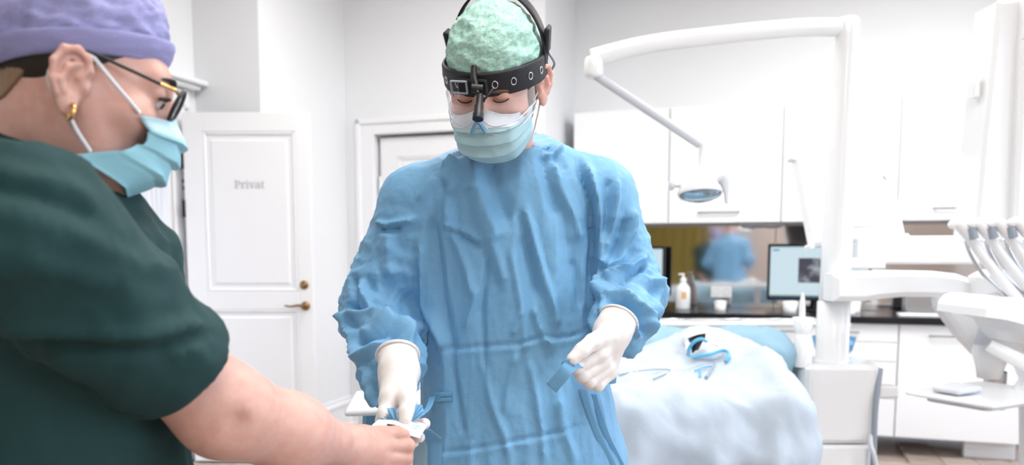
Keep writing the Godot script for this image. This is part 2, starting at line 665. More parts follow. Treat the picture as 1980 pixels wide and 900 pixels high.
func make_room() -> void:
	var p: Material = M.wall_paint
	var h := 3.4
	# floor: slab and planks
	var fl := shell("floor", "greyish brown wooden plank floor")
	wall_box(fl, "slab", -2.3, 5.3, -0.12, -0.02, -0.3, 9.4, M.floor_wood_1)
	var planks := []
	for i in 3:
		var st := mb()
		box(st, Vector3.ZERO, Vector3(0.192, 0.02, 1.89), 0.002)
		st.generate_normals()
		planks.append(st.commit())
	var rng := RandomNumberGenerator.new()
	rng.seed = 11
	for i in 37:
		var off := rng.randf_range(0.0, 1.0)
		for j in 6:
			var zc := -0.9 + off + j * 1.9
			if zc < -0.2 or zc > 9.4:
				continue
			var k := rng.randi_range(0, 2)
			var o := part(fl, "plank", planks[k], M["floor_wood_%d" % k])
			o.position = Vector3(-1.8 + i * 0.195, -0.01, clampf(zc, 0.65, 8.3))
	# ceiling
	var c := shell("ceiling", "white painted ceiling")
	wall_box(c, "slab", -2.3, 5.3, h, h + 0.15, -0.3, 9.4, M.ceiling_paint)
	# back wall: cabinet niche and the block with the second door
	var b := shell("wall_back", "white painted back wall stepping back behind the cabinets")
	wall_box(b, "niche_wall", 0.45, 5.3, 0, h, -0.2, 0.0, p)
	wall_box(b, "door_wall", -1.3, -0.74, 0, h, -0.2, 0.85, p)
	wall_box(b, "door_wall", 0.16, 0.5, 0, h, -0.2, 0.85, p)
	wall_box(b, "door_wall", -0.74, 0.16, 2.1, h, -0.2, 0.85, p)
	wall_box(b, "door_wall", -0.74, 0.16, 0, 2.1, -0.2, 0.6, p)
	# left wall with the doorway
	var l := shell("wall_left", "white painted left wall with a deep panelled doorway")
	wall_box(l, "corner_block", -2.3, -0.97, 0, h, 0.6, 1.85, p)
	wall_box(l, "far_pier", -2.3, -1.436, 0, h, 1.85, 2.12, p)
	wall_box(l, "near_wall", -1.85, -1.436, 0, h, 3.12, 9.4, p)
	wall_box(l, "over_door", -1.85, -1.436, 2.14, h, 2.12, 3.12, p)
	wall_box(l, "passage_end", -2.3, -2.2, 0, h, 2.12, 3.12, p)
	# right wall with three tall windows
	var r := shell("wall_right", "white painted right wall with tall windows")
	var ends := [0.7, 2.1, 2.7, 4.1, 4.7, 6.1]
	wall_box(r, "sill_wall", 4.9, 5.2, 0, 0.8, -0.2, 9.4, p)
	wall_box(r, "lintel_wall", 4.9, 5.2, 2.95, h, -0.2, 9.4, p)
	wall_box(r, "pier", 4.9, 5.2, 0.8, 2.95, -0.2, ends[0], p)
	wall_box(r, "pier", 4.9, 5.2, 0.8, 2.95, ends[1], ends[2], p)
	wall_box(r, "pier", 4.9, 5.2, 0.8, 2.95, ends[3], ends[4], p)
	wall_box(r, "pier", 4.9, 5.2, 0.8, 2.95, ends[5], 9.4, p)
	for i in 3:
		var w := shell("window_%d" % (i + 1), ["tall white framed window nearest the cabinets", "tall white framed window in the middle of the right wall", "tall white framed window farthest from the cabinets"][i])
		var n0: float = ends[i * 2]
		var n1: float = ends[i * 2 + 1]
		var st := mb()
		for q in [[n0, n0 + 0.06, 0.8, 2.95], [n1 - 0.06, n1, 0.8, 2.95], [n0, n1, 0.8, 0.87], [n0, n1, 2.88, 2.95], [(n0 + n1) / 2 - 0.03, (n0 + n1) / 2 + 0.03, 0.87, 2.88], [n0, n1, 2.2, 2.25]]:
			box(st, Vector3(5.08, (q[2] + q[3]) / 2, (q[0] + q[1]) / 2), Vector3(0.06, q[3] - q[2], q[1] - q[0]), 0.006)
		part(w, "window_frame", st, M.wood_paint)
		for k in 2:
			for y in [[0.87, 2.2], [2.25, 2.88]]:
				var g := mb()
				var a: float = n0 + 0.06 if k == 0 else (n0 + n1) / 2 + 0.03
				var z: float = (n0 + n1) / 2 - 0.03 if k == 0 else n1 - 0.06
				box(g, Vector3(5.08, (y[0] + y[1]) / 2, (a + z) / 2), Vector3(0.006, y[1] - y[0], z - a), 0.0005)
				part(w, "pane", g, M.clear_glass)
		var sill := mb()
		box(sill, Vector3(4.96, 0.81, (n0 + n1) / 2), Vector3(0.2, 0.035, n1 - n0 + 0.08), 0.008)
		part(w, "window_sill", sill, M.wood_paint)
	var f := shell("wall_front", "greyish beige wall behind the viewpoint")
	wall_box(f, "plaster", -1.85, 5.2, 0, h, 9.2, 9.4, M.rear_paint)
	# baseboards
	for q in [["baseboard_left", "tall white moulded baseboard beside the open door", Vector3(-0.97, 0, 1.35), Vector3(0.022, 0.2, 1.0), 0], ["baseboard_back", "short piece of tall white baseboard in the corner", Vector3(-0.93, 0, 0.85), Vector3(0.08, 0.2, 0.022), 1]]:
		var s := shell(q[0], q[1])
		var st := mb()
		var sz: Vector3 = q[3]
		var o: Vector3 = q[2]
		var away := Vector3(1, 0, 0) if q[4] == 0 else Vector3(0, 0, 1)
		box(st, o + Vector3(0, 0.085, 0) + away * 0.011, Vector3(sz.x, 0.17, sz.z), 0.002)
		part(s, "board", st, M.wood_paint)
		st = mb()
		box(st, o + Vector3(0, 0.19, 0) + away * 0.016, sz * Vector3(1, 0, 1) + away * 0.012 + Vector3(0, 0.045, 0), 0.012)
		box(st, o + Vector3(0, 0.222, 0) + away * 0.008, sz * Vector3(1, 0, 1) - away * 0.006 + Vector3(0, 0.02, 0), 0.006)
		part(s, "moulding", st, M.wood_paint)
		st = mb()
		box(st, o + Vector3(0, 0.02, 0) + away * 0.017, sz * Vector3(1, 0, 1) + away * 0.012 + Vector3(0, 0.04, 0), 0.01)
		part(s, "foot_moulding", st, M.wood_paint)
	make_doors()

func panel_door(parent: Node3D, w: float, h: float, panels: Array, m: Material) -> void:
	# core, stiles and rails proud of it, and raised panels; local origin at the hinge foot, x along the leaf, front at +z
	var st := mb()
	box(st, Vector3(w / 2, h / 2, 0), Vector3(w, h, 0.022), 0.001)
	part(parent, "core", st, m)
	for x in [[0.0, panels[0][0]], [panels[0][1], w]]:
		for z in [0.014, -0.014]:
			st = mb()
			box(st, Vector3((x[0] + x[1]) / 2, h / 2, z), Vector3(x[1] - x[0], h, 0.014), 0.0025)
			part(parent, "stile", st, m)
	var ys := [0.0]
	for q in panels:
		ys.append(q[2])
		ys.append(q[3])
	ys.append(h)
	for i in range(0, ys.size(), 2):
		for z in [0.014, -0.014]:
			st = mb()
			box(st, Vector3((panels[0][0] + panels[0][1]) / 2, (ys[i] + ys[i + 1]) / 2, z), Vector3(panels[0][1] - panels[0][0], ys[i + 1] - ys[i], 0.014), 0.0025)
			part(parent, "rail", st, m)
	for q in panels:
		st = mb()
		var cx: float = (q[0] + q[1]) / 2
		var cy: float = (q[2] + q[3]) / 2
		box(st, Vector3(cx, cy, 0), Vector3(q[1] - q[0] - 0.09, q[3] - q[2] - 0.09, 0.036), 0.007)
		part(parent, "panel", st, m)
		st = mb()
		for e in [[q[0] + 0.009, cy, 0.018, q[3] - q[2]], [q[1] - 0.009, cy, 0.018, q[3] - q[2]], [cx, q[2] + 0.009, q[1] - q[0] - 0.036, 0.018], [cx, q[3] - 0.009, q[1] - q[0] - 0.036, 0.018]]:
			box(st, Vector3(e[0], e[1], 0), Vector3(e[2], e[3], 0.042), 0.008)
		part(parent, "panel_moulding", st, m)

func make_doors() -> void:
	var d := structure("door_1", "white panelled door standing open with grey lettering and brass lever", Vector3(-1.925, 0.012, -4.76), 0.0)
	panel_door(d, 0.742, 2.075, [[0.115, 0.655, 0.16, 0.925], [0.115, 0.655, 1.03, 1.965]], M.wood_paint)
	var st := mb()
	lathe(st, [Vector2(0, 0.004), Vector2(0.021, 0.004), Vector2(0.026, 0.0), Vector2(0.026, -0.006), Vector2(0, -0.006)], Transform3D(Basis(Vector3.RIGHT, PI / 2), Vector3(0.69, 1.07, 0.026)))
	lathe(st, [Vector2(0, 0.014), Vector2(0.008, 0.012), Vector2(0.01, 0.0)], Transform3D(Basis(Vector3.RIGHT, PI / 2), Vector3(0.69, 1.07, 0.026)))
	part(d, "thumb_turn", st, M.brass, "round brass thumb turn above the lever")
	st = mb()
	lathe(st, [Vector2(0, 0.01), Vector2(0.018, 0.01), Vector2(0.027, 0.002), Vector2(0.027, -0.006), Vector2(0, -0.006)], Transform3D(Basis(Vector3.RIGHT, PI / 2), Vector3(0.695, 0.945, 0.026)))
	tube(st, [Vector3(0.695, 0.945, 0.03), Vector3(0.695, 0.945, 0.066)], 0.009)
	tube(st, curve([Vector3(0.70, 0.945, 0.066), Vector3(0.66, 0.95, 0.068), Vector3(0.62, 0.944, 0.066), Vector3(0.582, 0.95, 0.066)], 5), [0.0095, 0.0095, 0.009, 0.009, 0.008, 0.008, 0.0075, 0.0075, 0.007, 0.007, 0.0065, 0.006, 0.006, 0.0055, 0.005, 0.004])
	part(d, "handle", st, M.brass, "brass lever handle")
	for y in [1.80, 1.52, 0.3]:
		st = mb()
		tube(st, [Vector3(-0.008, y - 0.05, 0.022), Vector3(-0.008, y + 0.05, 0.022)], 0.009, 10)
		part(d, "hinge", st, M.hinge_black, "black hinge")
	for y in [1.68, 1.64]:
		st = mb()
		tube(st, [Vector3(-0.006, y - 0.01, 0.022), Vector3(-0.006, y + 0.01, 0.022)], 0.005, 8)
		part(d, "hinge", st, M.hinge_black)
	var tm := TextMesh.new()
	tm.text = "Privat"
	var font := SystemFont.new()
	font.font_names = PackedStringArray(["Droid Serif"])
	tm.font = font
	tm.font_size = 48
	tm.pixel_size = 0.062 / 48.0
	tm.depth = 0.002
	var lt := part(d, "lettering", tm, M.letter_grey, "grey serif lettering reading Privat")
	lt.position = Vector3(0.382, 1.66, 0.0195)
	# frame of that doorway: panelled reveal, architrave, cornice
	var t := shell("trim_1", "white moulded frame and panelled reveal of the open doorway")
	st = mb()
	box(st, Vector3(-1.46, 1.07, 2.108), Vector3(0.045, 2.14, 0.03), 0.006)
	box(st, Vector3(-1.50, 1.07, 2.1), Vector3(0.03, 2.14, 0.05), 0.006)
	part(t, "jamb", st, M.wood_paint)
	st = mb()
	box(st, Vector3(-1.66, 1.07, 2.115), Vector3(0.29, 2.14, 0.018), 0.002)
	part(t, "reveal_lining", st, M.wood_paint)
	for q in [[0.12, 0.98], [1.08, 2.05]]:
		st = mb()
		for e in [[-1.78, (q[0] + q[1]) / 2, 0.02, q[1] - q[0]], [-1.56, (q[0] + q[1]) / 2, 0.02, q[1] - q[0]], [-1.67, q[0], 0.24, 0.02], [-1.67, q[1], 0.24, 0.02]]:
			box(st, Vector3(e[0], e[1], 2.13), Vector3(e[2], e[3], 0.02), 0.006)
		part(t, "panel_moulding", st, M.wood_paint)
	st = mb()
	box(st, Vector3(-1.424, 1.08, 2.03), Vector3(0.03, 2.16, 0.12), 0.008)
	box(st, Vector3(-1.424, 1.08, 3.2), Vector3(0.03, 2.16, 0.14), 0.008)
	part(t, "architrave", st, M.wood_paint)
	st = mb()
	box(st, Vector3(-1.424, 2.185, 2.6), Vector3(0.03, 0.11, 1.34), 0.006)
	part(t, "frieze", st, M.wood_paint)
	st = mb()
	box(st, Vector3(-1.40, 2.26, 2.6), Vector3(0.08, 0.03, 1.44), 0.01)
	box(st, Vector3(-1.385, 2.288, 2.6), Vector3(0.11, 0.03, 1.5), 0.008)
	part(t, "cornice", st, M.wood_paint)
	# second door, closed, partly behind the man
	var e := structure("door_2", "white panelled door closed behind the man in the blue gown", R(-0.715, 0.012, 0.80), TURN)
	panel_door(e, 0.85, 2.07, [[0.13, 0.72, 0.16, 0.9], [0.13, 0.72, 1.02, 1.93]], M.wood_paint)
	st = mb()
	tube(st, [Vector3(-0.004, 1.68, 0.026), Vector3(-0.004, 1.80, 0.026)], 0.008, 10)
	part(e, "hinge", st, M.wood_paint)
	var g := shell("trim_2", "white stepped architrave around the closed door")
	for q in [["architrave", -0.81, 1.07, 0.14, 2.28], ["architrave", 0.235, 1.07, 0.14, 2.28], ["head", -0.2875, 2.155, 0.905, 0.11]]:
		st = mb()
		box(st, Vector3(q[1], q[2] if q[0] == "head" else 1.105, 0.862), Vector3(q[3], q[4] if q[0] == "head" else 2.21, 0.024), 0.004)
		var o := 0.05 if q[1] < 0 else -0.05
		if q[0] == "head":
			box(st, Vector3(q[1], 2.19, 0.878), Vector3(1.185, 0.04, 0.02), 0.007)
		else:
			box(st, Vector3(q[1] - o, 1.105, 0.878), Vector3(0.04, 2.21, 0.02), 0.007)
		part(g, q[0], st, M.wood_paint)

func make_lamps() -> void:
	var k := 0
	for q in [[0.4, 2.6], [2.8, 2.0], [2.0, 4.9], [2.6, 8.3]]:
		var t := thing("ceiling_lamp", ["flat square ceiling panel lamp over the open door", "flat square ceiling panel lamp over the dental unit", "flat square ceiling panel lamp above the man and woman", "flat square ceiling panel lamp near the wall behind the viewpoint"][k], "lamp", R(q[0], 3.4, q[1]), TURN, "ceiling panel lamps")
		var st := mb()
		box(st, Vector3(0, -0.03, 0), Vector3(1.24, 0.06, 1.24), 0.006)
		part(t, "housing", st, M.unit_white)
		var m := mat("lamp_diffuser", 250, 250, 250, 0.6)
		m.emission_enabled = true
		m.emission = Color8(255, 252, 248)
		m.emission_energy_multiplier = 1.5
		st = mb()
		box(st, Vector3(0, -0.064, 0), Vector3(1.16, 0.008, 1.16), 0.002)
		part(t, "diffuser", st, m)
		var a := AreaLight3D.new()
		a.name = "light"
		a.area_size = Vector2(1.16, 1.16)
		a.light_color = Color8(255, 251, 246)
		a.light_energy = [5.0, 8.5, 6.0, 7.5][k]
		a.area_range = 14.0
		a.shadow_enabled = true
		t.add_child(a)
		a.position = Vector3(0, -0.075, 0)
		a.rotation.x = -PI / 2
		k += 1

func cabinet(called: String, label: String, group: String, u0: float, u1: float, y0: float, y1: float, depth: float, fronts: Array) -> void:
	var t := thing(called, label, "cabinet", R((u0 + u1) / 2, y0, 0.002), TURN, group)
	var w := u1 - u0
	var h := y1 - y0
	var st := mb()
	box(st, Vector3(0, h / 2, (depth - 0.02) / 2), Vector3(w - 0.001, h, depth - 0.02), 0.001)
	part(t, "body", st, M.carcass_white)
	for f in fronts:
		st = mb()
		box(st, Vector3(0, (f[1] + f[2]) / 2 - y0, depth - 0.009), Vector3(w - 0.005, f[2] - f[1] - 0.004, 0.019), 0.0025)
		var d := part(t, f[0], st, M.lacquer_white)
		if f[3] > f[4]:
			continue
		st = mb()
		var a: float = f[3] - (u0 + u1) / 2
		var b: float = f[4] - (u0 + u1) / 2
		box(st, Vector3((a + b) / 2, f[5] - y0, depth + 0.024), Vector3(b - a, 0.011, 0.008), 0.003)
		for x in [a + 0.02, b - 0.02]:
			box(st, Vector3(x, f[5] - y0, depth + 0.011), Vector3(0.01, 0.009, 0.022), 0.002)
		part(d, "handle", st, M.steel, "slim steel bar handle")

func make_cabinets() -> void:
	var g := "glossy white wall cabinets"
	var top := 2.26
	var low := 1.475
	cabinet("wall_cabinet", "white wall cabinet partly hidden by the man's shoulder", g, 0.58, 1.254, low, top, 0.37, [["door", low, top, 0.8, 1.05, 1.545]])
	cabinet("wall_cabinet", "white wall cabinet right behind the small operating lamp head", g, 1.256, 1.994, low, top, 0.37, [["door", low, top, 1.455, 1.735, 1.545]])
	cabinet("wall_cabinet", "white wall cabinet behind the column of the dental unit", g, 1.996, 2.695, low, top, 0.37, [["door", low, top, 2.2, 2.48, 1.545]])
	cabinet("wall_cabinet", "white wall cabinet farthest right with slim handle", g, 2.697, 3.42, low, top, 0.37, [["door", low, top, 2.89, 3.17, 1.55]])
	g = "glossy white base cabinets"
	cabinet("base_cabinet", "white base cabinet hidden behind the man's arm", g, 0.58, 1.198, 0.12, 0.833, 0.58, [["door", 0.12, 0.833, 0.75, 1.03, 0.77]])
	cabinet("base_cabinet", "white base cabinet behind the draped chair on the left", g, 1.2, 1.798, 0.12, 0.833, 0.58, [["door", 0.12, 0.833, 1.35, 1.6, 0.77]])
	cabinet("base_cabinet", "white base cabinet behind the right end of the drape", g, 1.8, 2.298, 0.12, 0.833, 0.58, [["door", 0.12, 0.833, 1.9, 2.15, 0.77]])
	cabinet("drawer_cabinet", "narrow white drawer unit beside the dental unit base", g, 2.3, 2.708, 0.12, 0.833, 0.58, [["drawer", 0.715, 0.833, 2.38, 2.48, 0.775], ["drawer", 0.595, 0.715, 1, 0, 0], ["drawer", 0.36, 0.595, 1, 0, 0], ["drawer", 0.12, 0.36, 1, 0, 0]])
	cabinet("base_cabinet", "wide white base cabinet behind the hanging instrument tray", g, 2.71, 3.41, 0.12, 0.833, 0.58, [["door", 0.12, 0.833, 2.87, 3.05, 0.765]])
	var pl := find_child("base_cabinet_003", false, false)
	var pst := mb()
	box(pst, Vector3(0.2, -0.061, 0.46), Vector3(0.28, 0.116, 0.06), 0.004)
	part(pl, "plinth", pst, M.carcass_white)
	var t := thing("worktop", "thin black stone worktop along the base cabinets", "worktop", R(2.0, 0.834, 0.0), TURN)
	var st := mb()
	box(st, Vector3(0, 0.021, 0.312), Vector3(2.86, 0.042, 0.615), 0.004)
	part(t, "slab", st, M.stone_black)
	st = mb()
	t = thing("backsplash", "reflecting steel backsplash between worktop and wall cabinets", "backsplash", R(2.0, 0.877, 0.001), TURN)
	for q in [[-1.42, -0.035], [-0.03, 1.42]]:
		st = mb()
		box(st, Vector3((q[0] + q[1]) / 2, 0.298, 0.004), Vector3(q[1] - q[0], 0.595, 0.008), 0.001)
		part(t, "backsplash_panel", st, M.splash_steel)
	t = thing("under_cabinet_lamp", "slim dark strip lamp under the wall cabinet", "lamp", R(1.87, 1.475, 0.2), TURN)
	st = mb()
	box(st, Vector3(0, -0.01, 0), Vector3(0.28, 0.018, 0.07), 0.004)
	part(t, "housing", st, M.unit_grey)
	for x in [-0.08, 0.06]:
		st = mb()
		lathe(st, [Vector2(0, 0), Vector2(0.024, 0), Vector2(0.026, 0.004), Vector2(0.026, 0.008)], Transform3D(Basis(), Vector3(x, -0.024, 0)), 18)
		part(t, "spot_glass", st, M.unit_white)
	# what the steel mirrors on the far wall
	t = thing("curtain", "olive curtain on the wall behind the viewpoint", "curtain", R(-0.05, 0.05, 9.1), TURN)
	var rows := []
	for j in 13:
		var row := []
		for i in 121:
			var x := -0.9 + i * 0.015
			row.append(Vector3(x, 0.2 + j * 0.235, 0.035 * sin(x * 34.0 + 0.6 * sin(j * 0.5))))
		rows.append(row)
	part(t, "cloth", sheet(rows, 0.003), M.olive_cloth)
	st = mb()
	tube(st, [Vector3(-1.0, 3.05, 0), Vector3(1.0, 3.05, 0)], 0.012, 10)
	part(t, "curtain_rod", st, M.steel)

func screen_picture() -> ImageTexture:
	var im := Image.create(256, 160, false, Image.FORMAT_RGB8)
	im.fill(Color8(208, 230, 240))
	im.fill_rect(Rect2i(0, 0, 256, 5), Color8(196, 220, 232))
	im.fill_rect(Rect2i(6, 8, 17, 5), Color8(70, 140, 200))
	im.fill_rect(Rect2i(0, 152, 256, 3), Color8(200, 214, 150))
	im.fill_rect(Rect2i(0, 155, 256, 5), Color8(60, 110, 160))
	var n := FastNoiseLite.new()
	n.seed = 4
	n.frequency = 0.03
	for y in range(36, 114):
		for x in range(75, 165):
			var bone := clampf(0.5 + n.get_noise_2d(x, y) * 0.7 - absf(x - 118.0 + (y - 70) * 0.5) / 60.0, 0.0, 1.0)
			im.set_pixel(x, y, Color8(62, 62, 74).lerp(Color8(205, 218, 226), bone))
	return ImageTexture.create_from_image(im)

func monitor(label: String, u: float, n: float, w: float, h: float, yb: float, m: Material) -> void:
	var t := thing("computer_monitor", label, "monitor", R(u, 0.877, n), TURN)
	var st := mb()
	box(st, Vector3(0, yb + h / 2 - 0.877, 0), Vector3(w, h, 0.035), 0.006)
	part(t, "casing", st, M.black_plastic)
	var q := QuadMesh.new()
	q.size = Vector2(w - 0.036, h - 0.042)
	var s := part(t, "screen", q, m)
	s.position = Vector3(0, yb + h / 2 - 0.875, 0.0185)
	st = mb()
	box(st, Vector3(0, (yb - 0.877) / 2 + 0.05, -0.03), Vector3(0.06, yb - 0.877 + 0.1, 0.02), 0.004)
	part(t, "neck", st, M.black_plastic)
	st = mb()
	box(st, Vector3(0, 0.006, -0.02), Vector3(0.2, 0.012, 0.15), 0.004)
	part(t, "foot", st, M.black_plastic)

func make_counter_things() -> void:
	var m := mat("screen_glow", 20, 22, 24, 0.2)
	m.emission_enabled = true
	m.emission_operator = BaseMaterial3D.EMISSION_OP_MULTIPLY
	m.emission = Color.WHITE
	m.emission_energy_multiplier = 1.15
	m.emission_texture = screen_picture()
	monitor("black computer monitor with pale screen and X-ray picture behind the column", 2.25, 0.2, 0.66, 0.385, 0.948, m)
	monitor("black computer monitor with pale screen cut off by the man's elbow", 0.905, 0.2, 0.63, 0.375, 0.945, m)
	# soap bottle
	var t := thing("pump_bottle", "white pump bottle with orange label on the worktop", "bottle", R(1.36, 0.877, 0.3), TURN)
	var st := mb()
	lathe(st, [Vector2(0, 0), Vector2(0.046, 0), Vector2(0.05, 0.006), Vector2(0.05, 0.13), Vector2(0.045, 0.155), Vector2(0.024, 0.18), Vector2(0.018, 0.19), Vector2(0.018, 0.2), Vector2(0, 0.2)], Transform3D(), 28, 0.75)
	part(t, "body", st, M.bottle_plastic)
	st = mb()
	lathe(st, [Vector2(0.021, 0.198), Vector2(0.021, 0.218), Vector2(0.007, 0.222), Vector2(0.007, 0.242), Vector2(0, 0.242)])
	box(st, Vector3(-0.012, 0.246, 0), Vector3(0.045, 0.012, 0.02), 0.004)
	part(t, "pump", st, M.unit_white)
	st = mb()
	box(st, Vector3(0.01, 0.1, 0.0375), Vector3(0.036, 0.05, 0.002), 0.0005)
	part(t, "bottle_label", st, M.label_orange)
	# wall socket
	t = thing("socket_box", "white socket box on the steel backsplash", "socket", R(1.605, 0.948, 0.011), TURN)
	st = mb()
	box(st, Vector3(0, 0.042, 0.014), Vector3(0.148, 0.084, 0.026), 0.005)
	part(t, "housing", st, M.unit_white)
	for x in [-0.034, 0.034]:
		st = mb()
		lathe(st, [Vector2(0.02, 0.002), Vector2(0.024, 0.003), Vector2(0.024, -0.004)], Transform3D(Basis(Vector3.RIGHT, PI / 2), Vector3(x, 0.042, 0.026)), 20)
		part(t, "outlet", st, M.unit_grey)
	# small pots and cups
	for q in [["small_pot", "small white lidded pot on the worktop below the socket", 1.62, 0.36, 0.042, 0.06], ["paper_cup", "white cup on the worktop close beside the column", 2.48, 0.3, 0.036, 0.085], ["small_pot", "low white pot on the worktop right of the column", 2.43, 0.45, 0.042, 0.045], ["paper_cup", "white cup on the worktop just left of the column", 2.07, 0.4, 0.05, 0.075]]:
		t = thing(q[0], q[1], "pot" if q[0] == "small_pot" else "cup", R(q[2], 0.877, q[3]), TURN)
		st = mb()
		lathe(st, [Vector2(0, 0), Vector2(q[4] * 0.82, 0), Vector2(q[4] * 0.85, 0.003), Vector2(q[4], q[5]), Vector2(q[4] * 0.94, q[5]), Vector2(q[4] * 0.8, 0.005), Vector2(0, 0.005)], Transform3D(), 24)
		part(t, "body", st, M.cup_white)
		if q[0] == "small_pot":
			st = mb()
			lathe(st, [Vector2(0, q[5] + 0.012), Vector2(q[4] * 0.7, q[5] + 0.01), Vector2(q[4] * 1.05, q[5] + 0.004), Vector2(q[4] * 1.05, q[5] - 0.004)], Transform3D(), 24)
			part(t, "lid", st, M.cup_white)
	# steel box and tray
	t = thing("steel_container", "grey steel container on the worktop at the right", "container", R(2.87, 0.877, 0.3), TURN)
	st = mb()
	box(st, Vector3(0, 0.075, 0), Vector3(0.2, 0.15, 0.16), 0.008)
	part(t, "body", st, M.steel)
	st = mb()
	box(st, Vector3(0, 0.156, 0), Vector3(0.208, 0.014, 0.168), 0.004)
	part(t, "lid", st, M.steel)
	t = thing("flat_tray", "flat white tray lying on the worktop", "tray", R(2.86, 0.877, 0.5), TURN)
	st = mb()
	box(st, Vector3(0, 0.004, 0), Vector3(0.3, 0.008, 0.12), 0.002)
	part(t, "base", st, M.cup_white)
	st = mb()
	for e in [[0, 0.058, 0.3, 0.006], [0, -0.058, 0.3, 0.006], [0.148, 0, 0.006, 0.12], [-0.148, 0, 0.006, 0.12]]:
		box(st, Vector3(e[0], 0.01, e[1]), Vector3(e[2], 0.014, e[3]), 0.002)
	part(t, "rim", st, M.cup_white)

# outline given as places seen at one depth; becomes a solid of its own size and thickness there
func slab_at(st: SurfaceTool, outline: Array, depth: float, thick: float, bevel := 0.006) -> void:
	var o := at(990, 490, depth)
	var poly := PackedVector2Array()
	for q in outline:
		var p := at(q[0], q[1], depth)
		poly.append(Vector2(p.x - o.x, p.y - o.y))
	prism(st, poly, thick, Transform3D(Basis(), o), bevel)

func make_dental_unit() -> void:
	var w: Material = M.unit_white
	var z := 3.2
	var base := Vector3(1.29, 0, -z)
	var t := thing("dental_unit", "white dental unit with column, curved lamp arm and instrument console", "dental unit", base)
	# base housing
	var st := mb()
	prism(st, rounded(0.305, 0.28, 0.06), 0.52, Transform3D(Basis(Vector3.RIGHT, PI / 2), Vector3(0.0, 0.26, 0)), 0.012)
	part(t, "base_housing", st, w)
	st = mb()
	prism(st, rounded(0.315, 0.29, 0.06), 0.315, Transform3D(Basis(Vector3.RIGHT, PI / 2), Vector3(0.0, 0.682, 0)), 0.02)
	part(t, "upper_housing", st, w)
	# column in two lengths with a seam
	st = mb()
	lathe(st, [Vector2(0.064, 0.83), Vector2(0.064, 1.075), Vector2(0.058, 1.08), Vector2(0, 1.08)], Transform3D(Basis(), Vector3(0.005, 0, 0)))
	part(t, "lower_column", st, w)
	st = mb()
	lathe(st, [Vector2(0, 1.08), Vector2(0.058, 1.082), Vector2(0.058, 1.3), Vector2(0.05, 1.7), Vector2(0.043, 2.11), Vector2(0.043, 2.16), Vector2(0.036, 2.18), Vector2(0, 2.18)], Transform3D(Basis(Vector3(0, 0, 1), -0.012), Vector3(-0.008, 0, 0)))
	part(t, "upper_column", st, w)
	# curved lamp arm
	st = mb()
	var pts := []
	var rad := []
	for q in curve([Vector3(0.03, 2.145, 0), Vector3(-0.2, 2.135, 0.03), Vector3(-0.5, 2.10, 0.06), Vector3(-0.78, 2.06, 0.08), Vector3(-0.985, 2.01, 0.08)], 7):
		pts.append(q)
		rad.append(0.034)
	tube(st, pts, rad, 18, true, 0.8)
	part(t, "lamp_arm", st, w)
	st = mb()
	lathe(st, [Vector2(0, 1.935), Vector2(0.03, 1.937), Vector2(0.036, 1.95), Vector2(0.036, 2.0), Vector2(0.03, 2.012), Vector2(0, 2.012)], Transform3D(Basis(), Vector3(-0.978, 0, 0.08)))
	part(t, "arm_joint", st, w)
	st = mb()
	tube(st, [Vector3(-0.97, 1.945, 0.08), Vector3(-0.56, 1.69, 0.05)], 0.017, 12)
	part(t, "swing_arm", st, M.unit_grey)
	st = mb()
	tube(st, curve([Vector3(-0.575, 1.70, 0.05), Vector3(-0.55, 1.69, 0.05), Vector3(-0.553, 1.64, 0.05), Vector3(-0.556, 1.585, 0.05)], 5), [0.018, 0.018, 0.018, 0.018, 0.017, 0.016, 0.015, 0.014, 0.013, 0.012, 0.012, 0.012, 0.012, 0.014, 0.018, 0.022], 12)
	part(t, "lamp_neck", st, w)
	# lamp head
	var lh := Transform3D(Basis(Vector3(0, 0, 1), 0.04) * Basis(Vector3.RIGHT, -0.25), Vector3(-0.56, 1.525, 0.06))
	st = mb()
	lathe(st, [Vector2(0, 0.06), Vector2(0.03, 0.058), Vector2(0.05, 0.045), Vector2(0.07, 0.015), Vector2(0.088, -0.02), Vector2(0.085, -0.028), Vector2(0.0, -0.02)], lh, 30, 0.75)
	var head := part(t, "lamp_head", st, w)
	st = mb()
	lathe(st, [Vector2(0.084, -0.022), Vector2(0.08, -0.036), Vector2(0.05, -0.05), Vector2(0.0, -0.054)], lh, 30, 0.75)
	part(head, "reflector", st, M.lamp_mirror, "curved mirror glass of the lamp")
	for s in [-1.0, 1.0]:
		st = mb()
		if s < 0:
			tube(st, [lh * Vector3(-0.06, 0.01, 0), lh * Vector3(-0.095, 0.012, 0), lh * Vector3(-0.105, 0.012, 0), lh * Vector3(-0.118, 0.012, 0)], [0.008, 0.008, 0.02, 0.016], 14)
		else:
			tube(st, curve([lh * Vector3(0.05, 0.012, 0), lh * Vector3(0.095, 0.03, 0), lh * Vector3(0.1, -0.02, 0.01), lh * Vector3(0.095, -0.075, 0.02)], 4), [0.008, 0.01, 0.014, 0.02, 0.024, 0.024, 0.02, 0.016, 0.013, 0.01, 0.009, 0.008, 0.005], 12)
		part(head, "lamp_handle", st, M.unit_grey)
	# patient monitor on the column, seen from behind
	var mb_ := Basis(Vector3.UP, 0.25) * Basis(Vector3(0, 0, 1), 0.09) * Basis(Vector3.RIGHT, -0.25)
	var mo := Vector3(0.13, 1.5, -0.2)
	st = mb()
	box(st, mo, Vector3(0.46, 0.38, 0.04), 0.012, mb_)
	var mon := part(t, "monitor_casing", st, w)
	st = mb()
	box(st, mo + mb_ * Vector3(0.03, 0.0, 0.035), Vector3(0.26, 0.26, 0.04), 0.02, mb_)
	part(mon, "rear_cover", st, w)
